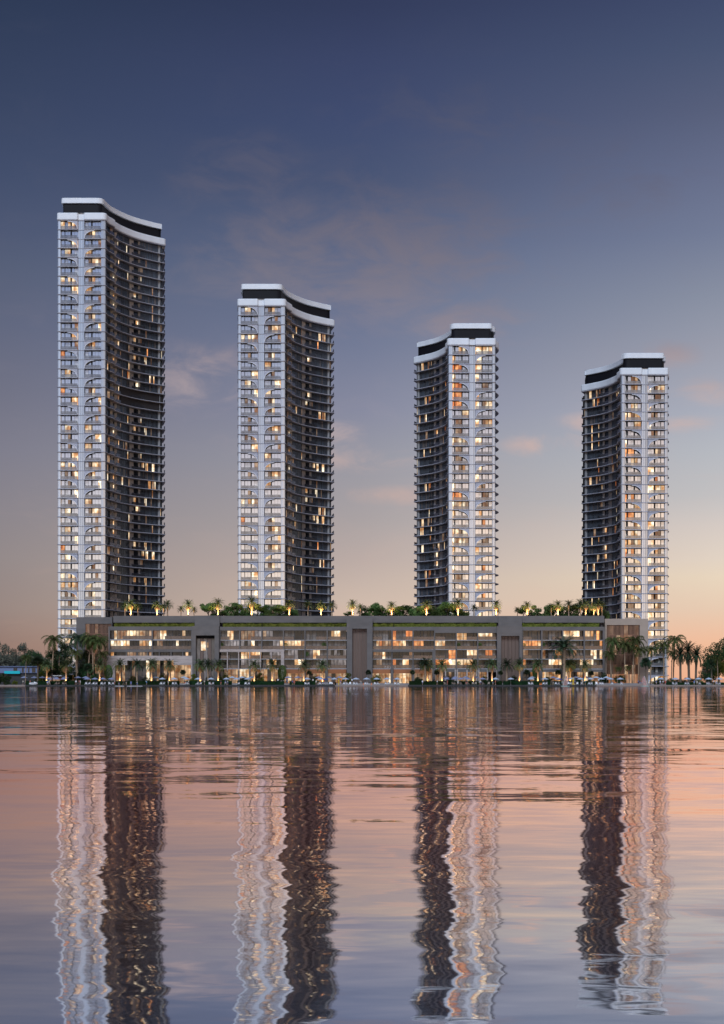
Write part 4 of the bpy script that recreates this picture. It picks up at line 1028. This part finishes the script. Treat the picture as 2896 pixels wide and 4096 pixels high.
mb = MB(); mb.rings([[(x,-w,.6),(x,w,.6),(x,w*.8,h),(x,-w*.8,h)] for x,w,h in ((-1.2,.2,.8),(-.2,.24,.98),(.15,.2,.85))]); link('saddle', mb.mesh('saddle', ['lframe']), o)
mb = MB(); mb.rings([[(x,-w,.62),(x,w,.62),(x,w*.6,h),(x,-w*.6,h)] for x,w,h in ((.2,.3,1.1),(.55,.32,1.0),(1.2,.15,.75))]); mb.tube([(.2,-.42,1.15),(.32,0,1.1),(.2,.42,1.15)], .03, 6); link('handlebar_cowl', mb.mesh('handlebar_cowl', ['lwhitep']), o)
# yellow posts and cones
for p, t in ((1355,'by the close white loungers'),(2291,'right of the pink sail, left one'),(2295,'right of the pink sail, right one')):
    mb = MB(); mb.tube([(0,0,0),(0,0,2.3),(0,-.25,2.55)], [.12,.11,.09], 8); mb.box(-.2,.2,-.2,.2,0,.06); mb.box(-.16,.16,-.17,-.12,1.2,1.6)
    thing('yellow_post', 'yellow post on the waterfront '+t, 'post', (X(p,537), 537, .46), 0, 'yellow posts', mb.mesh('yellow_post', ['yellow']))
for p, t in ((2160,'nearer the water'),(2166,'nearer the hedge'),(1454,'beside the bending person'),(1486,'on the sand left of loungers')):
    mb = MB(); mb.rings([[(math.cos(a*PI/5)*q, math.sin(a*PI/5)*q, z) for a in range(10)] for q, z in ((.2,.04),(.12,.4),(.04,.75))]); mb.box(-.24,.24,-.24,.24,0,.04)
    thing('traffic_cone', 'small orange cone on the waterfront '+t, 'cone', (X(p,536.9), 536.9+(.3 if p == 2166 else 0), .47), 0, 'orange cones', mb.mesh('traffic_cone', ['conem']))
# kiosk and the low house
D = 547.5; cx = X(232, D)
o = thing('coffee_kiosk', 'small dark flat roofed coffee kiosk with a white lettered sign among trees', 'kiosk', (cx, D, .5))
mb = MB(); mb.box(-2.3,2.3,0,2.6,0,2.9); link('wall', mb.mesh('wall', ['kioskred']), o)
mb = MB(); mb.box(-2.6,2.5,-.7,3,2.9,3.45); link('roof', mb.mesh('roof', ['kioskdark']), o)
mb = MB(); mb.box(-1.8,.6,-.06,-.01,1.0,2.3); mb.box(-1.95,.75,-.35,-.06,.88,.98,1); link('serving_hatch', mb.mesh('serving_hatch', ['ldim','kioskdark']), o)
link('sign_lettering', sign_mesh('GREENCUP COFFEE', .36, 'glow'), o, (-.15, -.74, 3.04))
D = 566; o = thing('low_house', 'low blue white house with a cyan band behind the left beach', 'house', (X(70,D), D, .4)); x = lambda p: X(p,D)-X(70,D); z = lambda p: Z(p,D)-.4
mb = MB(); mb.box(x(-60), x(150), 0, 9, z(2692), z(2667)); link('wall', mb.mesh('wall', ['pav']), o)
mb = MB(); mb.box(x(-62), x(153), -.6, 9.4, z(2667), z(2664.5)); link('roof', mb.mesh('roof', ['pav']), o)
mb = MB(); mb.box(x(18), x(81), -.5, -.1, z(2695), z(2684)); link('cyan_band', mb.mesh('cyan_band', ['cyan']), o)
mb = MB(); mb.box(x(-60), x(150), .6, 9, .0, z(2692)); link('base_wall', mb.mesh('base_wall', ['quay']), o)
for a, b in ((54,69),(88,95),(112,118),(128,142)):
    mb = MB(); mb.box(x(a), x(b), -.08, -.01, z(2690), z(2672)); w = link('window', mb.mesh('window', ['pdark']), o)

# ------------------------------------------------------------------ sky, sun
wd = bpy.data.worlds.new('World'); SC.world = wd; wd.use_nodes = True
t = NT(wd.node_tree); out = t.n('ShaderNodeOutputWorld'); bg = t.n('ShaderNodeBackground'); t.l(bg.outputs[0], out.inputs[0])
tc = t.n('ShaderNodeTexCoord'); sp = t.n('ShaderNodeSeparateXYZ'); t.l(tc.outputs['Generated'], sp.inputs[0])
el = t.math('MULTIPLY', t.math('MAXIMUM', sp.outputs[2], 0.0), 2.0, clamp=True)      # 0..0.5 of the sine of elevation -> 0..1
def stops(L): return [(min(1, e*2), s2l(c)) for e, c in L]
left = t.ramp(el, stops([(0,(142,114,104)),(.021,(148,122,112)),(.044,(152,135,129)),(.076,(148,138,138)),(.103,(140,134,140)),(.142,(127,126,140)),(.18,(112,114,132)),(.217,(98,104,127)),(.253,(86,95,119)),(.271,(78,88,115)),(.305,(66,78,107)),(.339,(58,70,98)),(.40,(45,58,84)),(.5,(40,52,78))]))
mid = t.ramp(el, stops([(0,(226,178,150)),(.021,(224,184,160)),(.05,(206,186,172)),(.076,(188,172,166)),(.103,(170,162,163)),(.142,(152,152,163)),(.172,(136,139,160)),(.217,(112,121,148)),(.26,(95,107,137)),(.305,(74,86,117)),(.339,(65,77,112)),(.371,(60,70,104)),(.40,(52,61,92)),(.5,(46,56,84))]))
right = t.ramp(el, stops([(0,(240,178,142)),(.021,(242,188,154)),(.044,(232,203,178)),(.064,(233,214,190)),(.076,(226,211,196)),(.096,(214,203,196)),(.115,(195,193,194)),(.142,(183,186,193)),(.1685,(170,174,187)),(.198,(158,161,175)),(.235,(138,145,163)),(.271,(116,125,151)),(.305,(104,112,140)),(.339,(89,97,124)),(.371,(74,86,115)),(.40,(64,75,107)),(.5,(56,68,98))]))
fx = t.n('ShaderNodeMapRange'); t.l(sp.outputs[0], fx.inputs[0]); fx.inputs[1].default_value = -.23; fx.inputs[2].default_value = .0
fx2 = t.n('ShaderNodeMapRange'); t.l(sp.outputs[0], fx2.inputs[0]); fx2.inputs[1].default_value = .0; fx2.inputs[2].default_value = .23
front = t.mix(fx2.outputs[0], t.mix(fx.outputs[0], left, mid), right)
backs = t.ramp(el, stops([(0,(255,232,204)),(.06,(248,228,208)),(.12,(218,208,206)),(.16,(186,186,200)),(.2,(160,168,190)),(.3,(132,146,178)),(.5,(92,110,150))]))
bk = t.n('ShaderNodeVectorMath', operation='SCALE'); t.l(backs, bk.inputs[0]); bk.inputs['Scale'].default_value = 1.4
by = t.smooth(sp.outputs[1], .25, -.35)
wx = t.smooth(sp.outputs[0], -.22, .22)
bw = t.n('ShaderNodeVectorMath', operation='MULTIPLY'); t.l(bk.outputs[0], bw.inputs[0]); t.l(t.mix(wx, (.80,.86,.98), (1.18,1.05,.92)), bw.inputs[1])
sky = t.mix(by, front, bw.outputs[0])
# dusk clouds, thin and pinkish, at a few places in the sky
mp = t.n('ShaderNodeMapping'); mp.inputs['Scale'].default_value = (1,1,2.3); t.l(tc.outputs['Generated'], mp.inputs[0])
nz = t.n('ShaderNodeTexNoise'); nz.inputs['Scale'].default_value = 22; nz.inputs['Detail'].default_value = 10; nz.inputs['Roughness'].default_value = .6; nz.inputs['Distortion'].default_value = .5; t.l(mp.outputs[0], nz.inputs['Vector'])
def cloudbank(xc, zc, rx, rz_, k):
    a = t.math('DIVIDE', t.math('SUBTRACT', sp.outputs[0], xc), rx); b = t.math('DIVIDE', t.math('SUBTRACT', sp.outputs[2], zc), rz_)
    d = t.math('SQRT', t.math('ADD', t.math('MULTIPLY', a, a), t.math('MULTIPLY', b, b)))
    return t.math('MULTIPLY', t.smooth(d, 1.0, .1), k)
mask = None
for c in ((.0,.268,.15,.06,1.0),(.03,.264,.065,.035,1.0),(-.07,.305,.06,.035,.6),(.065,.226,.055,.026,.9),(-.10,.194,.045,.03,.75),(.0,.142,.05,.012,.6),(-.02,.157,.03,.010,.7),(.119,.149,.035,.010,.8),(.145,.162,.03,.008,.7),(.188,.200,.026,.012,.9),(.215,.178,.03,.012,1.0),(.2,.16,.03,.008,.8),(.16,.30,.07,.03,.35),(.06,.34,.10,.03,.35),(.04,.118,.07,.008,.35)):
    q = cloudbank(*c); mask = q if mask is None else t.math('MAXIMUM', mask, q)
cov = t.math('MULTIPLY', t.smooth(t.math('MULTIPLY_ADD', mask, .22, nz.outputs[0]), .42, .84), t.math('POWER', mask, .45))
wide = t.math('MULTIPLY', t.smooth(nz.outputs[0], .5, .85), .10)
cov = t.math('MAXIMUM', cov, wide)
ccol = t.ramp(el, stops([(0,(240,190,160)),(.12,(214,178,164)),(.17,(200,178,174)),(.21,(154,142,150)),(.25,(128,122,134)),(.30,(102,100,118)),(.36,(84,86,106)),(.5,(70,76,98))]))
sky = t.mix(t.math('MULTIPLY', cov, .85, clamp=True), sky, ccol)
t.l(sky, bg.inputs[0]); bg.inputs[1].default_value = 1.0
su = bpy.data.lights.new('sun', 'SUN'); su.energy = 2.6; su.angle = math.radians(22); su.color = (.74,.86,1.0)
so = bpy.data.objects.new('sun', su); COL.objects.link(so)
so.rotation_euler = Vector((.18, 1.0, -.84)).to_track_quat('-Z', 'Y').to_euler()

vs = SC.view_settings; vs.view_transform = 'Standard'; vs.look = 'None'; vs.gamma = 1; vs.use_curve_mapping = False; vs.exposure = 0
SC.render.engine = 'CYCLES'; cy = SC.cycles
cy.use_denoising = True; cy.max_bounces = 7; cy.glossy_bounces = 4; cy.transparent_max_bounces = 12; cy.sample_clamp_indirect = 3; cy.caustics_reflective = False; cy.caustics_refractive = False
